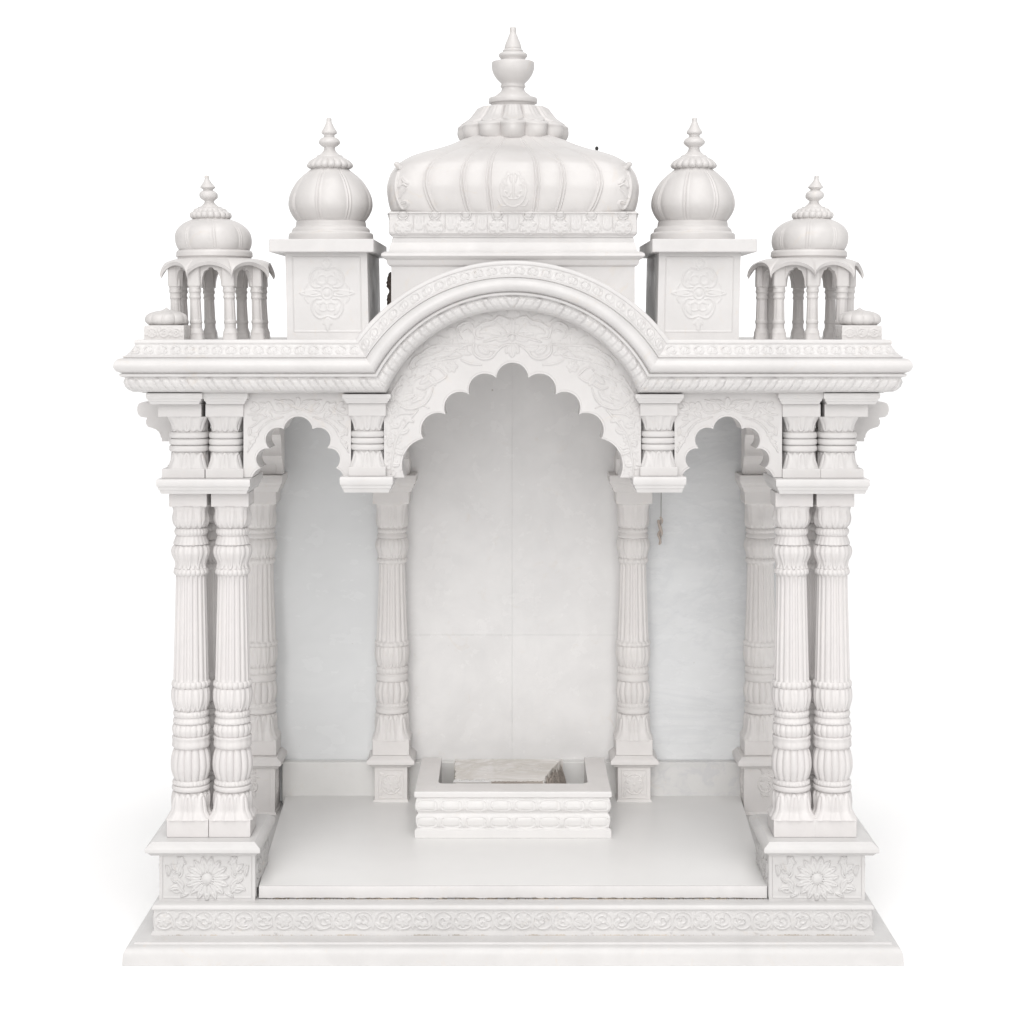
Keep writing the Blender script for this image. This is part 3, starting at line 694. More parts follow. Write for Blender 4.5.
# ---------------------------------------------------------------- drum and main dome
YD, sd = 141.0, 1.0
def zf(py, Y=15.0): return PZ(py, Y)
mb = MB()
rect_loft(mb, 0, YD, 123, 123, [(zf(237), -2), (zf(239), -.5), (zf(242), -.6), (zf(243), .6), (zf(250), 2.2), (zf(251), 2.2), (zf(252), 6.5), (zf(253.5), 9.2), (zf(256), 9.6), (zf(258.5), 7.4), (zf(259.5), 4.6), (zf(263.5), 3.8), (zf(265.5), 2.4), (zf(266.2), 0), (zroof - .5, 0)], bot=False)
dr = mb.build('drum', M['plain'], T)
def band_rel(z0, z1):
    st = []; zm = (z0 + z1) / 2
    for i, u in enumerate((-111, -79, -47.5, -15.7, 15.7, 47.5, 79, 111)):
        st.append(ball(u, z1 - 1.5, 4.0, 2.6)); st.append(ring(u, z1 - 1.5, 5.0, .8, 1.6))
        st += flower(u, zm - 3, 7, 6, .5, 1.2, .36); st.append(ring(u, zm - 3.2, 8.6, .7, .9))
        if i < 7:
            c = u + 16
            st += [line([(c - 5.5, z0 + 3), (c - 5.5, z1 - 3), (c - 5.4, z1 - 3)], .7, .9), line([(c + 5.5, z0 + 3), (c + 5.5, z1 - 3)], .7, .9)]
            st += [leaf(c, z0 + 3, PI / 2, 15, 2.8, 0, 1.1), leaf(c - 1, z0 + 4, 2.2, 7, 1.6, -.6, .9), leaf(c + 1, z0 + 4, .9, 7, 1.6, .6, .9)]
    st.append(line([(-119, z0 + 1), (119, z0 + 1)], .8, .8)); st.append(line([(-119, z1), (119, z1)], .8, .8))
    return st
BR = band_rel(zf(234), zf(213))
mb = MB()
rect_loft(mb, 0, YD, 123.4, 123.4, [(zf(211), -5), (zf(211.6), 1), (zf(213), 2.2), (zf(214.5), 1), (zf(232), 1.5), (zf(234), .8), (zf(235.5), -1), (zf(237), -1.5)], rel=lambda f, U, Z: relief(U, Z, BR), step=.7)
dm_band = mb
# dome shell
dpx = [(218.5, 119), (214, 121.5), (208, 123.6), (201, 125.0), (191, 126), (180, 123.6), (174, 120.4), (168, 115.6), (161, 106), (155, 92.5), (150, 77), (145, 64), (140, 53), (135, 40)]
dprof = []
for y, h in dpx:
    hw = h
    for _ in range(4): hw = h * (D + YD - .62 * hw) / D
    dprof.append((PZ(y, YD - (.30 + .75 * max(0, 1 - hw / 118)) * hw), hw))
dprof = dprof[::-1]
zlo, zhi = dprof[-1][0], dprof[0][0]
def dome_r(Tt, Z, R):
    k = (zhi - Z) / (zhi - zlo)                    # 0 top .. 1 base
    a = (Tt + PI / 4) % (PI / 2) - PI / 4; q = np.tan(a)
    fl = .92 + .12 * np.sin(PI * np.clip(k, 0, 1)) - .05 * (1 - k)
    rr = np.zeros_like(R)
    edges = [.19, .39, .68]
    for e in edges:
        for sg in (-1, 1):
            d = (q - sg * e * fl) * R
            rr = np.maximum(rr, 4.4 * np.clip(1 - (d / 3.2) ** 4, 0, 1) ** .5 - 2.0 * np.exp(-(d / .8) ** 2))
    # panels swell softly between ribs
    lim = [0] + edges; aq = np.abs(q) / fl
    sw = np.zeros_like(R)
    for lo, hi in ((-.19, .19), (.19, .39), (.39, .68), (.68, 1.15)):
        m = (aq >= lo) & (aq < hi) if lo > 0 else (aq < .19)
        x = (aq - (lo + hi) / 2) / ((hi - lo) / 2) if lo > 0 else aq / .19
        sw = np.where(m, 4.6 * np.clip(1 - np.abs(x) ** 2.6, 0, 1) ** .6, sw)
    env = np.clip(k / .06, 0, 1) * np.clip((1 - k) / .05, 0, 1)
    return R + (np.maximum(rr, sw) - 3.8) * env
# carved motifs on the dome face
mo = [line([(511, 182), (508, 172), (505.5, 182), (503, 190), (508, 198), (513, 199)], 1.1, 1.2), line([(513, 174), (513, 199)], 1.2, 1.3), spiral(506, 193, 4.5, 0, 1, 1, 1.1), leaf(504, 197, -2.2, 8, 2, .6, 1.1), leaf(507, 186, -1.9, 8, 1.8, -.4, 1.1), line([(498, 200), (502, 206), (510, 205)], .9, .9)]
mo = [(p, w * .8, h * .6, g_) for p, w, h, g_ in mo]; mo = mo + mirror(mo, 513.3) + [ring(513.3, 190, 13, .8, .7, 17)]
cn = [line([(399, 172), (396, 182), (397, 196), (403, 209), (408, 205), (407, 201)], 1.4, 1.6), line([(401, 180), (399, 187), (403, 184), (407, 186)], 1.1, 1.3), line([(399, 199), (403, 193), (407, 188)], 1.1, 1.2), leaf(402, 176, 1.2, 11, 2.2, -.8, 1.3), leaf(400, 205, -.8, 9, 2, .8, 1.2)]
mo += cn + mirror(cn, 513.3)
pf = resample(smooth_pts(dprof, 8), .8)
qs = np.linspace(-1, 1, 460)
mb = MB()
for fi in range(4):
    a0 = -PI / 2 + fi * PI / 2
    Tt, Z = np.meshgrid(a0 + np.arctan(qs), pf[:, 0]); R0 = np.broadcast_to(pf[:, 1][:, None], Tt.shape)
    kk = (zhi - Z) / (zhi - zlo); pw = 4.2 + 5.2 * np.clip(kk, 0, 1) ** .8
    den = (np.abs(np.cos(Tt)) ** pw + np.abs(np.sin(Tt)) ** pw) ** (1 / pw)
    R = dome_r(Tt, Z, R0)
    if fi == 0:
        X = R / den * np.cos(Tt); Yv = R / den * np.sin(Tt)
        R = R + relief(CX + X * D / (D + YD + Yv), HY - (Z - H) * D / (D + YD + Yv), mo)
    mb.grid(np.stack([R / den * np.cos(Tt), YD + R / den * np.sin(Tt), Z], -1))
# curled tips at the four corners
for sx in (-1, 1):
    for sy in (-1, 1):
        h0 = 111; zc0 = PZ(171.5, 45)
        c = np.array([sx * h0, YD + sy * h0, zc0])
        pts = [c, c + [sx * 3.5, sy * 2, 2.5], c + [sx * 6.5, sy * 3, 5.5], c + [sx * 9.5, sy * 4, 6.2]]
        mb.tube(smooth_pts(pts, 4), [3.4] * 5 + [2.9] * 4 + [2.6, 2.6, 2.2, 1.3], 10)
        c = np.array([sx * 119, YD + sy * 119, zf(214)])
        mb.tube([c, c + [sx * 2.5, sy * 2, 1], c + [sx * 5.5, sy * 3, 2.5]], [3, 2, .8], 8)
dome = mb.build('dome', M['roof'], T, (0, 0, 0), 50)
dm_band.build('dome_band', M['carved'], dome, (0, 0, 0), 50)
# lotus crown
SC = (D + YD) / D
def cat_(p, n=5): return [tuple(q) for q in smooth_pts(p, n)]
def prs(lst, Y):
    k = (D + Y) / D; q = [(PZ(y, Y), r * k) for y, r in lst]
    return [(z, max(r, .1)) for z, r in cat(q, 4)]
mb = MB()
def lot(Tt, Z, R):
    c = np.abs(np.cos(6 * Tt)); y = HY - (Z - H) * D / (D + YD)
    up = np.clip((121 - y) / 4, 0, 1); low = 1 - up
    tip = np.clip((y - 99) / 8, 0, 1)
    vein = .6 * np.abs(np.cos(30 * Tt)) * up
    ys_ = y + 4.5 * (1 - c) - 1.0; up = np.clip((122 - ys_) / 2.5, 0, 1); low = 1 - up
    return R + up * (6.0 * c ** .5 - 3.6 + vein * tip) + low * (10.5 * c ** .85 * np.sqrt(np.clip(1 - ((y - 130.5) / 10) ** 2, 0, 1)) - 3.0)
lathe(mb, prs([(102.4, 18), (102.6, 27), (103.6, 32.5), (106, 34.5), (110, 37.5), (114, 41), (118, 46.5), (121, 51), (123, 51.5), (126, 49.5), (131, 48.5), (136, 47.5), (139, 46.5), (141, 44)], YD), 360, lot, c=(0, YD), step=.8, rot=-PI / 2)
mb.build('lotus_crown', M['roof'], dome, (0, 0, -5.2), 60)
mb = MB()
lathe(mb, prs([(27, .5), (27.3, 2.4), (28.5, 3.3), (33, 3.3), (36, 4.4), (40, 6), (44, 7.6), (48, 8.6), (49, 8.4), (49.8, 9.5), (51, 10.4), (52, 10), (52.6, 11.6), (54, 14), (56, 14.4), (57.5, 13.4), (58.5, 12.6), (60.3, 12.4), (61.2, 17), (62, 20.6), (64, 21.3), (68, 21.2), (72, 20.3), (76, 18.4), (79.5, 15.9), (82, 13.4), (84.2, 11.6), (85.4, 12.3), (87.2, 12.5), (88.4, 11.3), (91, 12), (93.5, 14.6), (96, 17.6), (97.6, 18.9), (97.8, 22.6), (98.6, 24), (101, 24.4), (103.4, 24), (104.2, 22), (112, 20)], YD), 96, c=(0, YD), step=.8)
mb.build('finial', M['roof'], dome, (0, 0, 0), 40)

# ---------------------------------------------------------------- square towers with bulb domes
def tower_motif(cx_, zc0, W_, Hh):
    A = [line([(0, 25), (-9, 27), (-15, 22), (-17, 14), (-13, 8), (-6, 8)], 1.2, 1.3), ring(-4.5, 15.5, 5.2, .9, 1.1, 4.2), leaf(-7, 24, -2.4, 13, 2.4, .5, 1.2),
         leaf(-14, 20, -.4, 9, 2, -.8, 1.1), line([(-2, 38), (2, 34), (-3, 31), (0, 27)], 1, 1.0), leaf(0, 26, 1.95, 9, 2.2, .4, 1.1), leaf(-3, 9, 2.4, 9, 2, .6, 1.1)]
    A = A + [(np.stack([p[:, 0] * .92, 4 - p[:, 1] * 1.0], 1), w, h, g_) for p, w, h, g_ in A]
    A += [line([(-6, 4), (-14, 5), (-27, 2), (-14, -1), (-6, 0)], 1.1, 1.2), leaf(-8, 2, 3.14, 15, 2.2, 0, 1.2), line([(-19, 12), (-22, 7), (-20, 4)], 1, 1.0), line([(-19, -8), (-22, -3), (-20, 0)], 1, 1.0)]
    A = A + mirror(A, 0) + [ball(0, 2, 4.2, 1.6), ring(0, 2, 6, .8, 1.2), leaf(0, -26, -PI / 2, 10, 2.6, 0, 1.2)]
    e, t_, b_ = 33.5, 37.5, -36.5
    fr = [line([(-e, b_), (-e, t_)], .7, .9), line([(e, b_), (e, t_)], .7, .9), line([(-e, b_), (e, b_)], .7, .9), line([(-e, t_), (e, t_)], .7, .9)]
    A = [(p, w * .85, h * .6, g_) for p, w, h, g_ in A]
    return [(p + np.array([cx_, zc0]), w, h, g_) for p, w, h, g_ in A + fr]
zb0, zb1 = zroof - 1, PZ(252, 0)
TM = tower_motif(0, PZ(295, 0), 41, 80)
def tower(s):
    o = bpy.data.objects
    mb = MB()
    rect_loft(mb, 0, 82, 40.9, 82, [(zb1 + .3, 0), (zb0, 0)], rel=lambda f, U, Z: relief(U, Z, TM), step=.7, relfaces='F', bot=False)
    V0 = mb
    k = s * .022
    for i, v in enumerate(mb.V): v[:, 0] += k * (v[:, 2] - zb0)
    box = mb.build('corner_tower', M['plain'], T, (s * 185, 0, 0), 50)
    mb = MB(); mb.box(-52, 52, -14, 169, PZ(252, -14), PZ(238.8, -14), .9)
    mb.build('tower_lid', M['plain'], box, (s * 5.2, 0, 0))
    YB = 70; k_ = (D + YB) / D
    cxb = (331 - CX if s < 0 else 692.6 - CX) * k_ - s * 185
    mb = MB(); rot0 = -PI / 2 + (math.radians(10) if s < 0 else math.radians(6))
    zl, zh = PZ(222.5, YB), PZ(169, YB)
    def bul(Tt, Z, R):
        q = (Tt * 8 / (2 * PI)) % 1.0 - .5; d = q * 2 * PI / 8 * R; env = np.clip((zh - Z) / 6, 0, 1) * np.clip((Z - zl) / 3, 0, 1)
        rib = 2.6 * np.clip(1 - (d / 3.0) ** 4, 0, 1) ** .4 - 1.3 * np.exp(-(d / .8) ** 2)
        sw = 3.0 * np.clip(1 - np.abs(1 - np.abs(q) * 2) ** 2.4, 0, 1) ** .6
        return R + (np.maximum(np.maximum(rib, 0), sw) - 2.4) * env
    bul_prof = prs([(167.5, 16), (170, 19.5), (174, 24.5), (180, 31), (186, 35.4), (192, 38.6), (198, 40.7), (204, 41.4), (209, 40.8), (214, 38.8), (218.5, 36), (223, 32.6)], YB)
    lathe(mb, bul_prof, 320, bul, step=.8, rot=rot0, lean=(s * .02, 0))
    d_ = mb.build('bulb_dome', M['roof'], box, (cxb, YB, 0), 50)
    mb = MB()
    lathe(mb, prs([(220.6, 30), (221, 33), (222.5, 34.6), (226.5, 35.2), (227.5, 36), (229, 38), (231, 38.8), (232.5, 39.2), (234, 41.6), (237, 42.2), (243, 42.4)], YB), 128, step=1.5)
    mb.build('dome_base', M['roof'], d_)
    mb = MB()
    def pet(Tt, Z, R):
        y = HY - (Z - H) * D / (D + YB); m = np.clip((y - 158) / 3, 0, 1) * np.clip((171 - y) / 3, 0, 1)
        return R + m * 2.4 * (np.abs(np.cos(9 * Tt)) ** .5 - .6)
    lathe(mb, prs([(155.3, 9), (155.6, 12.5), (157, 13.4), (158, 15), (160, 18), (162.5, 20.6), (165, 22.2), (167.5, 21.6), (169.5, 18)], YB), 200, pet, lean=(s * .02, 0), c=(s * 1.0, 0))
    lathe(mb, prs([(117.6, .4), (117.8, 1.8), (119, 2.6), (121.5, 2.6), (124, 3.6), (128, 5.4), (131, 7.4), (133.5, 7.6), (135, 5.4), (137, 5.6), (138.5, 8.4), (141, 10.4), (143.5, 10.5), (146, 8), (147.6, 5.6), (150, 5.8), (152.5, 7.4), (155.6, 11)], YB), 64, lean=(s * .02, 0), c=(s * 1.4, 0), step=.8)
    mb.build('finial', M['roof'], d_, (0, 0, 0), 42)
    return box
for s in (-1, 1): tower(s)

# ---------------------------------------------------------------- corner kiosks
def kiosk(s):
    YK = 62.0; K = (D + YK) / D; LN = s * .105
    cpx = 220.4 if s < 0 else 804.6
    x0 = (cpx - CX) * K; z0 = zroof - .4
    Zk = lambda y: PZ(y, YK)
    zbase = Zk(338)
    phi0 = -PI / 2 + (math.radians(22.5) if s < 0 else math.radians(0))
    ang = [phi0 + i * PI / 4 for i in range(8)]
    LNc = s * (.035 if s < 0 else .015)
    def lx(z): return LNc * (z - z0)
    # canopy
    mb = MB(); nt_, ns = 384, 22
    th = np.linspace(0, 2 * PI, nt_, endpoint=False)[:, None]; sv = np.linspace(0, 1, ns)[None]
    q = (((th - phi0) * 8 / (2 * PI)) % 1.0) * 2 - 1              # -1..1 across a bay, +-1 at corners
    scal = 1 - np.sqrt(np.clip(1 - np.abs(q) ** 2.0, 0, 1))
    Re = (52.5 + 6.0 * np.abs(q) ** 3) * K
    r = 33 * K + (Re - 33 * K) * sv
    drop = (1.0 * sv + (3.5 + 13.0 * scal) * sv ** 2.6) * K
    Zt = Zk(258.5) - drop
    def put(r, Z): return np.stack([r * np.cos(th) + lx(Z), r * np.sin(th), Z], -1)
    top = put(r, Zt); bt = put(r - 1.6 * sv, Zt - 2.0 * K - 1.4 * sv); 
    mb.grid(np.concatenate([top, bt[:, ::-1]], 1), closeu=True)
    can = mb
    kio = can.build('corner_kiosk', M['roof'], T, (x0, YK, 0), 50)
    # arcade plates between the pillars
    mb = MB(); RP = 43.5 * K
    for i in range(8):
        a, b = ang[i], ang[(i + 1) % 8]
        A = np.array([RP * math.cos(a), RP * math.sin(a)]); B = np.array([RP * math.cos(b), RP * math.sin(b)])
        nrm = (A + B); nrm = nrm / np.linalg.norm(nrm)
        u = np.linspace(-1, 1, 49); au = np.abs(u)
        # opening: trefoil arch, pointed
        yl = np.where(au > .70, 286.5, 0)
        inner_y = np.where(au <= .56, 281.5 - 13 * (1 - np.clip(au / .56, 0, 1) ** 2.2) ** .6 + 1.5 * np.abs(np.sin(au / .56 * PI * 1.5)) * (au > .15), 287.3)
        tops = 259.8 + 2.0 + 8.5 * (1 - np.sqrt(np.clip(1 - au ** 2, 0, 1)))
        for o_ in (0,):
            pts = []
            for off in (3.2, -3.4):
                xy = (A[None] * (1 - u[:, None]) / 2 + B[None] * (1 + u[:, None]) / 2) + nrm[None] * off
                for yy in ((tops, inner_y) if off > 0 else (inner_y, tops)):
                    z = np.array([Zk(v) for v in yy]); pts.append(np.stack([xy[:, 0] + lx(z), xy[:, 1], z], -1))
            mb.grid(np.stack(pts, 1), closev=True)
    mb.build('arcade', M['roof'], kio, (0, 0, 0), 45)
    pill = None
    for i, a in enumerate(ang):
        if pill is None:
            mb = MB(); c = (0, 0)
            w = lambda l: [(Zk(y), r_ * K) for y, r_ in l]
            lathe(mb, w([(266, 6.3), (286.8, 6.5), (287, 5.6), (289.5, 5.7), (290.5, 6.2), (292.5, 6.3), (293.5, 5.5), (296, 5.4), (297, 5.9), (298.5, 5.9), (299.5, 5.2), (312, 5.5), (320, 5.7), (321, 6.2), (323, 6.2), (324, 5.6), (328, 5.7), (330, 6.4), (333, 7.2), (334, 7), (339.5, 7.3)]), 64,
                  lambda Tt, Z, R: R - .45 * np.clip(np.cos(8 * Tt), 0, 1) * ((Z < Zk(300)) & (Z > Zk(320))), step=.8,
                  p=[(Zk(340), 6), (Zk(333), 3), (Zk(328), 2), (Zk(290), 2), (Zk(286), 6)], lean=(LNc, 0))
            pill = mb.build('pillar', M['roof'], kio, (RP * math.cos(a), RP * math.sin(a), 0))
        else:
            c_ = pill.copy(); COL.objects.link(c_); c_.parent = kio; c_.location = (RP * math.cos(a) * S, RP * math.sin(a) * S, 0)
    # dome
    YB = YK
    zl, zh = Zk(252), Zk(219)
    base_x = (214.5 - 220.4 if s < 0 else 808.8 - 804.6) * K
    def bul(Tt, Z, R):
        q_ = (Tt * 8 / (2 * PI)) % 1.0 - .5; d = q_ * 2 * PI / 8 * R; env = np.clip((zh - Z) / 4, 0, 1) * np.clip((Z - zl) / 3, 0, 1)
        rib = 2.1 * np.clip(1 - (d / 2.5) ** 4, 0, 1) ** .4 - 1.1 * np.exp(-(d / .7) ** 2)
        sw = 2.5 * np.clip(1 - np.abs(1 - np.abs(q_) * 2) ** 2.4, 0, 1) ** .6
        return R + (np.maximum(np.maximum(rib, 0), sw) - 2.0) * env
    mb = MB()
    lathe(mb, prs([(218, 15), (219.5, 19), (221.5, 24.5), (224.5, 29.8), (228.5, 34.2), (233, 36.9), (238, 37.9), (243, 37.7), (247, 36.6), (252, 34)], YB), 280, bul, step=.8, rot=phi0 + PI / 2 + math.radians(10), lean=(LN * .8, 0))
    d_ = mb.build('kiosk_dome', M['roof'], kio, (base_x, 0, 0), 50)
    mb = MB(); lathe(mb, prs([(250.3, 34), (250.8, 36.4), (252.5, 37.6), (254.5, 37.8), (256.8, 37.9), (257.6, 36.6), (261, 36)], YB), 128)
    mb.build('dome_base', M['roof'], d_)
    mb = MB(); zz = Zk(251.5)
    def at(y): return LN * (Zk(y) - zz)
    def pet(Tt, Z, R):
        y = HY - (Z - H) * D / (D + YB); m = np.clip((y - 209) / 3, 0, 1) * np.clip((220.5 - y) / 3, 0, 1)
        return R + m * 2.0 * (np.abs(np.cos(9 * Tt)) ** .5 - .6)
    lathe(mb, prs([(206.6, 8), (207, 11.4), (208.3, 12.4), (208.8, 15), (210, 16), (212, 17.2), (213.2, 19.6), (216, 20.2), (218, 19.4), (219.8, 17)], YB), 180, pet, c=(at(219.5), 0), lean=(LN, 0))
    lathe(mb, prs([(175.4, .4), (175.7, 1.8), (176.6, 2.3), (179, 2.3), (182, 3.8), (185, 6), (187.3, 7.6), (188.4, 6.6), (190, 4.7), (191.2, 6.4), (193, 8.6), (195.5, 9.2), (198, 8.6), (200.3, 5.8), (201.4, 4.6), (203.5, 5.6), (205.6, 7.8), (207, 9)], YB), 64, c=(at(207), 0), lean=(LN, 0), step=.8)
    mb.build('finial', M['roof'], d_, (0, 0, 0), 42)
for s in (-1, 1): kiosk(s)

# lotus buds on little carved blocks at the roof corners
bl = vine_frieze(18, zroof + 2, zroof + 11, 11, .7, 9)
for s in (-1, 1):
    mb = MB(); zt_ = PZ(325.3, -20)
    rect_loft(mb, 0, 0, 19.6, 20, [(zt_, -.6), (zt_ - .8, 0), (zroof - .5, .2)], rel=lambda f, U, Z: relief(U, Z, bl), step=.6, bot=False)
    b = mb.build('bud_block', M['roof'], T, (s * 345.3, 1, 0), 50)
    mb = MB()
    def bud(Tt, Z, R):
        y = HY - (Z - H); return R + 1.3 * (np.abs(np.cos(5 * Tt)) ** .6 - .6) * np.clip((R - 4) / 8, 0, 1)
    lathe(mb, [(PZ(y, 0) - 1.2, r) for y, r in cat([(306, .3), (307.5, 2), (309, 5), (310.3, 11.5), (312.3, 17), (315, 20), (318.5, 20.9), (321.5, 19.8), (324.5, 15.5)])], 160, bud, step=.7)
    mb.build('lotus_bud', M['roof'], b, (s * 1.6, 0, 0), 50)

# ================================================================ THINGS IN AND ON THE SHRINE
# altar: a U-shaped block with two rows of lotus petals
def altar():
    A = thing('stone_altar', 'low white marble altar block carved with two rows of petals on the temple floor', 'altar', (0, 0, 62.35))
    z1, z0 = 50.5, 0; hx, y0, y1 = 106.3, 146.5, 300; cy = (y0 + y1) / 2; hy = (y1 - y0) / 2
    st = []
    nP = 8; per = 2 * hx / nP
    for k_ in range(nP + 1):
        u = -hx + k_ * per
        for (za, zb2, up) in ((28.5, 41.5, 1), (10.5, 23.5, -1)):
            zm = (za + zb2) / 2; c = u + per / 2
            if k_ < nP:
                a_ = np.linspace(0, 2 * PI, 25); ex = .62
                w1, h1 = per * .44, 6.3
                pts = np.stack([c + w1 * np.sign(np.cos(a_)) * np.abs(np.cos(a_)) ** ex, zm + h1 * np.sign(np.sin(a_)) * np.abs(np.sin(a_)) ** ex], 1)
                st.append(stroke(pts, np.full(25, .9), .9))
                for dy in (-1.6, 0, 1.6): st.append(stroke([[c - per * (.2 + .03 * (k_ % 3)), zm + dy], [c + per * .2, zm + dy]], np.full(2, 3.1), .85))
                st.append(leaf(c - per * .3, zm - up * 5, up * PI / 2, 9, 1.3, -.3, .8))
            st.append(leaf(u, zm - up * 6, up * PI / 2, 12, 2.0, 0, 1.2))
            st.append(leaf(u, zm + up * 4, -up * PI / 2 + .5, 7, 1.0, .3, .8))
    prof = [(50.5, -.6), (50, .1), (48.8, .4), (44.5, .3), (43.8, -1.4), (42.6, -2.2), (41.6, -1.8), (38, -1.0), (34, -.4), (31, -.8), (28.4, -2.6), (27, -3.4), (25.8, -3.6), (24.6, -2.6), (22, -1.2), (18, -1.2), (14, -1.8), (10.5, -2.8), (9.4, -1.0), (8.6, 0), (.4, 0), (0, -.3)]
    mb = MB(); rect_loft(mb, 0, cy, hx, hy, prof, rel=lambda f, U, Z: relief(U, Z, st) * (Z < 42.6) * (Z > 9.6), step=.7, faces='FLR', top=False, bot=False)
    # arm backs and inner walls
    ix, iy, rr = 82.0, 181.0, 7
    path = [(-83, y1), (-ix - .2, iy + rr)] + [(-ix + rr - rr * math.cos(a), iy + rr - rr * math.sin(a)) for a in np.linspace(.1, PI / 2, 6)]
    path += [(-x, y) for x, y in path[::-1]]
    path = np.array(path); n = len(path)
    Pw = np.stack([np.column_stack([path, np.full(n, z)]) for z in (50.1, 0)], 1); mb.grid(Pw)
    for sx in (-1, 1): mb.poly([(sx * 83, y1, 0), (sx * (hx - .5), y1, 0), (sx * (hx - .5), y1, 50.4), (sx * 83, y1, 50.4)])
    mb.build('altar_block', M['altar'], A, (0, 0, 0), 50)
    mb = MB()
    out = np.array([(-hx + .6, y1), (-hx + .6, iy + rr)] + [(-hx + .6, iy - (iy - y0 - .6) * k_) for k_ in np.linspace(.1, 1, 6)])
    out = np.vstack([out, out[::-1] * [-1, 1]])
    pin = path.copy(); pin[:, 0] = path[:, 0]
    top = np.stack([np.column_stack([out, np.full(n, 50.5)]), np.column_stack([pin + (out - pin) * .012, np.full(n, 50.5)]), np.column_stack([pin, np.full(n, 50.0)])], 1)
    mb.grid(top); mb.build('altar_top', M['altop'], A, (0, 0, 0))
altar()
# broken slab lying in the notch
Bs = thing('broken_slab', 'broken veined marble slab with a chipped brown edge lying in the notch of the altar', 'slab', (0, 0, 62.35))
mb = MB(); n = 60
ys0, ys1 = 190.0, 297.0
xl = np.interp(np.linspace(0, 1, n), [0, 1], [-64, -67]) + .6 * RNG.standard_normal(n)
tt = np.linspace(0, 1, n)
xr = np.interp(tt, [0, .25, .55, .8, 1], [34, 37, 44, 52, 57]) + .9 * RNG.standard_normal(n) * (tt > .05)
yy = ys0 + (ys1 - ys0) * tt
zt2 = 49.4
def row(z, ex): return lambda t_: np.stack([xl + ex + (xr - ex - xl - ex) * t_, yy, np.full(n, z)], -1)
cols = np.linspace(0, 1, 40)
top = np.stack([row(zt2, 0)(c) for c in cols], 0); top[..., 2] += .03 * RNG.standard_normal(top.shape[:2]); mb.grid(top)
botm = np.stack([row(zt2 - 9, 0)(c) for c in cols], 0); mb.grid(botm)
for e in (0, -1): mb.grid(np.stack([top[e], (top[e] + botm[e]) / 2 + .8 * RNG.standard_normal(top[e].shape), botm[e]], 0))
mb.grid(np.stack([top[:, 0], botm[:, 0]], 0)); mb.grid(np.stack([top[:, -1], botm[:, -1]], 0))
mb.build('slab', M['broken'], Bs, (0, 0, 0), 45)
mb = MB(); a = 44; nn = 50
g1 = np.linspace(0, 1, nn)[:, None]; g2 = np.linspace(0, 1, 26)[None]
xb = np.interp(g1, [0, .55, 1], [34, 44, 57]) - 2; w_ = np.interp(g1, [0, .3, 1], [27, 20, 7])
Xd = xb + w_ * g2 + 0 * g1; Yd = ys0 + (ys1 - ys0) * g1 + 0 * g2
Zd = zt2 - 2 - (24 * g2 ** 1.1) + 1.1 * RNG.standard_normal(Xd.shape) - 1.0 * g1
mb.grid(np.stack([Xd, Yd, Zd], -1)); mb.build('chipped_edge', M['dirt'], Bs, (0, 0, 0), 20)
mb = MB(); xx = np.linspace(-24, 33, 70); d_ = 1.5 + 5 * RNG.random(70).cumsum() % 4.5
mb.grid(np.stack([np.stack([xx, np.full(70, ys0 - .6), np.full(70, zt2 - 4)], 1), np.stack([xx, np.full(70, ys0 - .5), np.full(70, zt2 + .25)], 1), np.stack([xx, ys0 + d_, np.full(70, zt2 + .25)], 1)], 0)); mb.build('dirty_front_edge', M['dirt'], Bs)
mb = MB(); a_ = np.linspace(-66, -25, 46)[:, None]; b_ = np.linspace(0, 1, 12)[None]
Zc = zt2 + .4 + (1.6 * RNG.random((46, 12))) * np.sin(PI * b_) ** .5
mb.grid(np.stack([a_ + 0 * b_, ys0 - 1 + b_ * (9 + 3 * np.sin(a_ * .7)), Zc], -1)); mb.build('chipped_rim', M['altar'], Bs, (0, 0, 0), 20)
# two blocks that carry the slab
mb = MB(); mb.box(-58, -40, 200, 290, .1, 38, 1); mb.box(10, 30, 200, 290, .1, 38, 1); mb.build('packing_block', M['broken'], Bs)

# cable hanging behind the right bracket
yk = 318; xk = (661.2 - CX) * (D + yk) / D
Cb = thing('hanging_cable', 'thin grey cable with frayed brown end hanging beside the right inner column', 'cable', (xk, yk, PZ(546, yk)))
zo = PZ(546, yk)
mb = MB(); z_ = np.linspace(PZ(540, yk), zc_ - 2, 30); mb.tube(np.stack([.3 * np.sin(z_ * .03), 0 * z_, z_ - zo], 1), .6, 8); mb.build('cable', M['cable'], Cb)
mb = MB(); z_ = np.linspace(PZ(545, yk), PZ(520, yk), 40)
for k_ in range(3):
    mb.tube(np.stack([-1.2 + 1.7 * np.sin(z_ * .42 + k_ * 2.1) * np.clip((z_ - z_[0]) / 12, .3, 1) + (k_ - 1) * .7, 1.4 * np.cos(z_ * .42 + k_ * 2.1), z_ - zo + (k_ * 2)], 1), 1.2, 6)
mb.build('frayed_end', M['fray'], Cb)
# tiny black pin behind the dome
Pn = MB(); yp = 190; xp = (596.6 - CX) * (D + yp) / D; zp_ = PZ(153, yp)
Pn.tube([(0, 0, -14), (0, 0, 2), (.1, 0, 4.5)], [.5, .5, .6], 8); lathe(Pn, [(2.0, .3), (3.4, 1.5), (5.2, 2.0), (6.8, 1.4), (7.4, .3)], 20, c=(.2, 0))
pn = Pn.build('black_pin', M['black'], None, (xp, yp, zp_)); pn['label'] = 'tiny black round-headed pin sticking up behind the right shoulder of the main dome'; pn['category'] = 'pin'
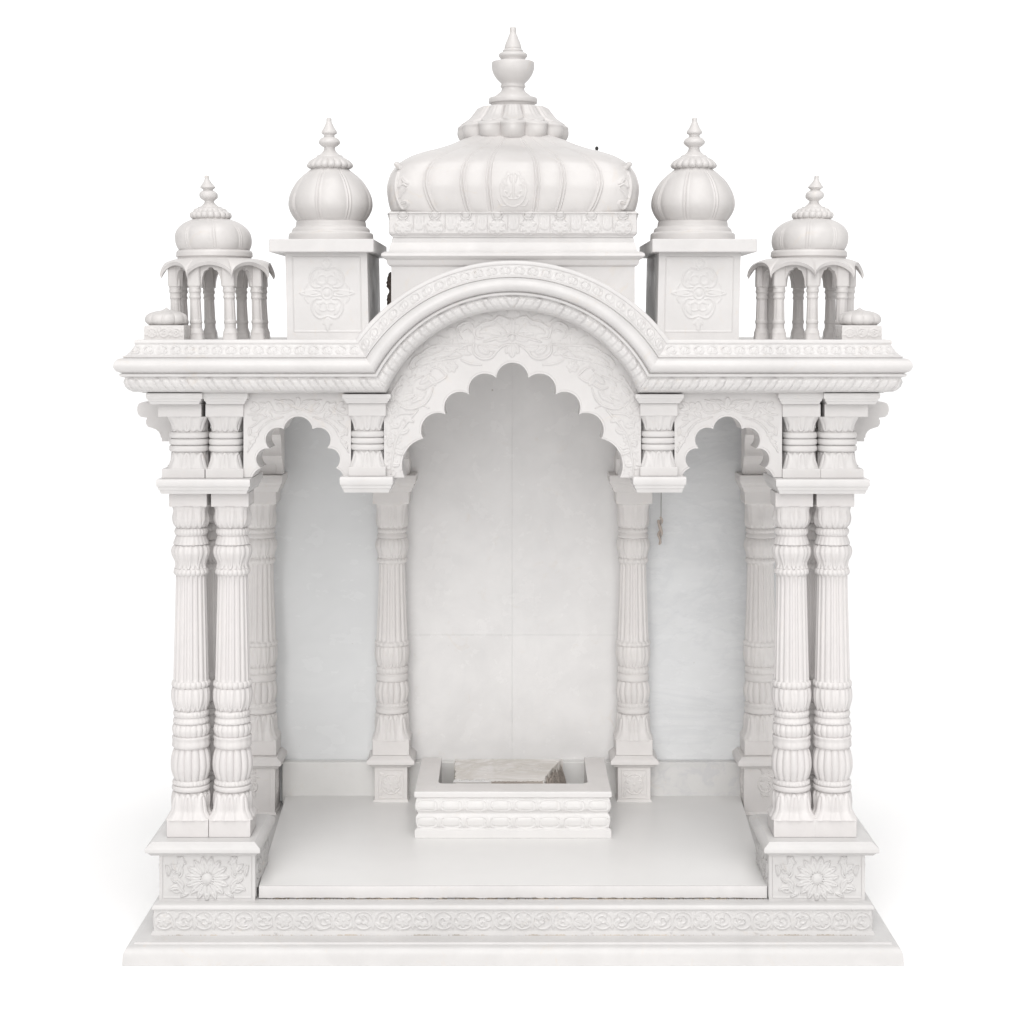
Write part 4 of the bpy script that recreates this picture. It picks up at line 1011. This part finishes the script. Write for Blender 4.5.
# dark rubber cap and scrap wedged against the left flank of the drum
yq = 60; xq = (390.5 - CX) * (D + yq) / D
mb = MB(); z0q = zroof
lathe(mb, [(PZ(y, yq) - z0q, r) for y, r in ((272, .4), (274, 2.2), (277, 3.2), (282, 3.9), (287, 3.6), (289.5, 1.8), (290.5, 1.4), (292, 1.6), (294, 2.8), (298, 3.6), (303, 3.4), (339, 2.8))], 24,
      lambda T_, Z, R: R * (1 + .18 * np.sin(3 * T_ + Z * .5) * np.sin(Z * .9)), step=.8)
dd = mb.build('rubber_stopper', M['cloth'], None, (xq, yq, z0q)); dd['label'] = 'small dark brown rubber stopper wedged against the left side of the main dome drum'; dd['category'] = 'stopper'

# ================================================================ light, world, camera
WS = .29
w = bpy.data.worlds.new('World'); scn.world = w; w.use_nodes = True
nt = w.node_tree; N = nt.nodes; Lk = nt.links; bg = N['Background']
tc = N.new('ShaderNodeTexCoord'); dt = N.new('ShaderNodeVectorMath'); dt.operation = 'DOT_PRODUCT'
dt.inputs[1].default_value = (0, 1, 0); Lk.new(tc.outputs['Generated'], dt.inputs[0])
mr = N.new('ShaderNodeMapRange'); mr.interpolation_type = 'SMOOTHSTEP'
mr.inputs[1].default_value = .45; mr.inputs[2].default_value = .80; mr.inputs[3].default_value = WS; mr.inputs[4].default_value = 1.25
Lk.new(dt.outputs['Value'], mr.inputs[0]); Lk.new(mr.outputs[0], bg.inputs['Strength']); bg.inputs['Color'].default_value = (1, 1, 1, 1)
def sun(name, elev, az, strength, ang, col=(1, 1, 1)):
    l = bpy.data.lights.new(name, 'SUN'); l.energy = strength; l.angle = math.radians(ang); l.color = col
    o = bpy.data.objects.new(name, l); COL.objects.link(o)
    # light travels towards +Y (from the camera side), downwards by elev, az>0 comes from the left
    o.rotation_euler = (math.radians(90 - elev), 0, math.radians(-az)); return o
sun('key_softbox', 23, 5, 1.84, 42, (1, .985, .975))
sun('ground_fill_sun', 66, -6, 1.68, 40, (1, .99, .985))  # added overhead fill, put in to keep the ground white

cam = bpy.data.cameras.new('camera'); co = bpy.data.objects.new('camera', cam); COL.objects.link(co)
co.location = (0, -D * S, H * S); co.rotation_euler = (PI / 2, 0, 0)
cam.sensor_width = 36; cam.lens = D / 1024 * 36; cam.shift_x = -1 / 1024; cam.shift_y = -190 / 1024
cam.clip_start = .05; cam.clip_end = 500
scn.camera = co
vs = scn.view_settings; vs.view_transform = 'Standard'; vs.look = 'None'; vs.exposure = 0; vs.gamma = 1
scn.render.resolution_x = scn.render.resolution_y = 1024
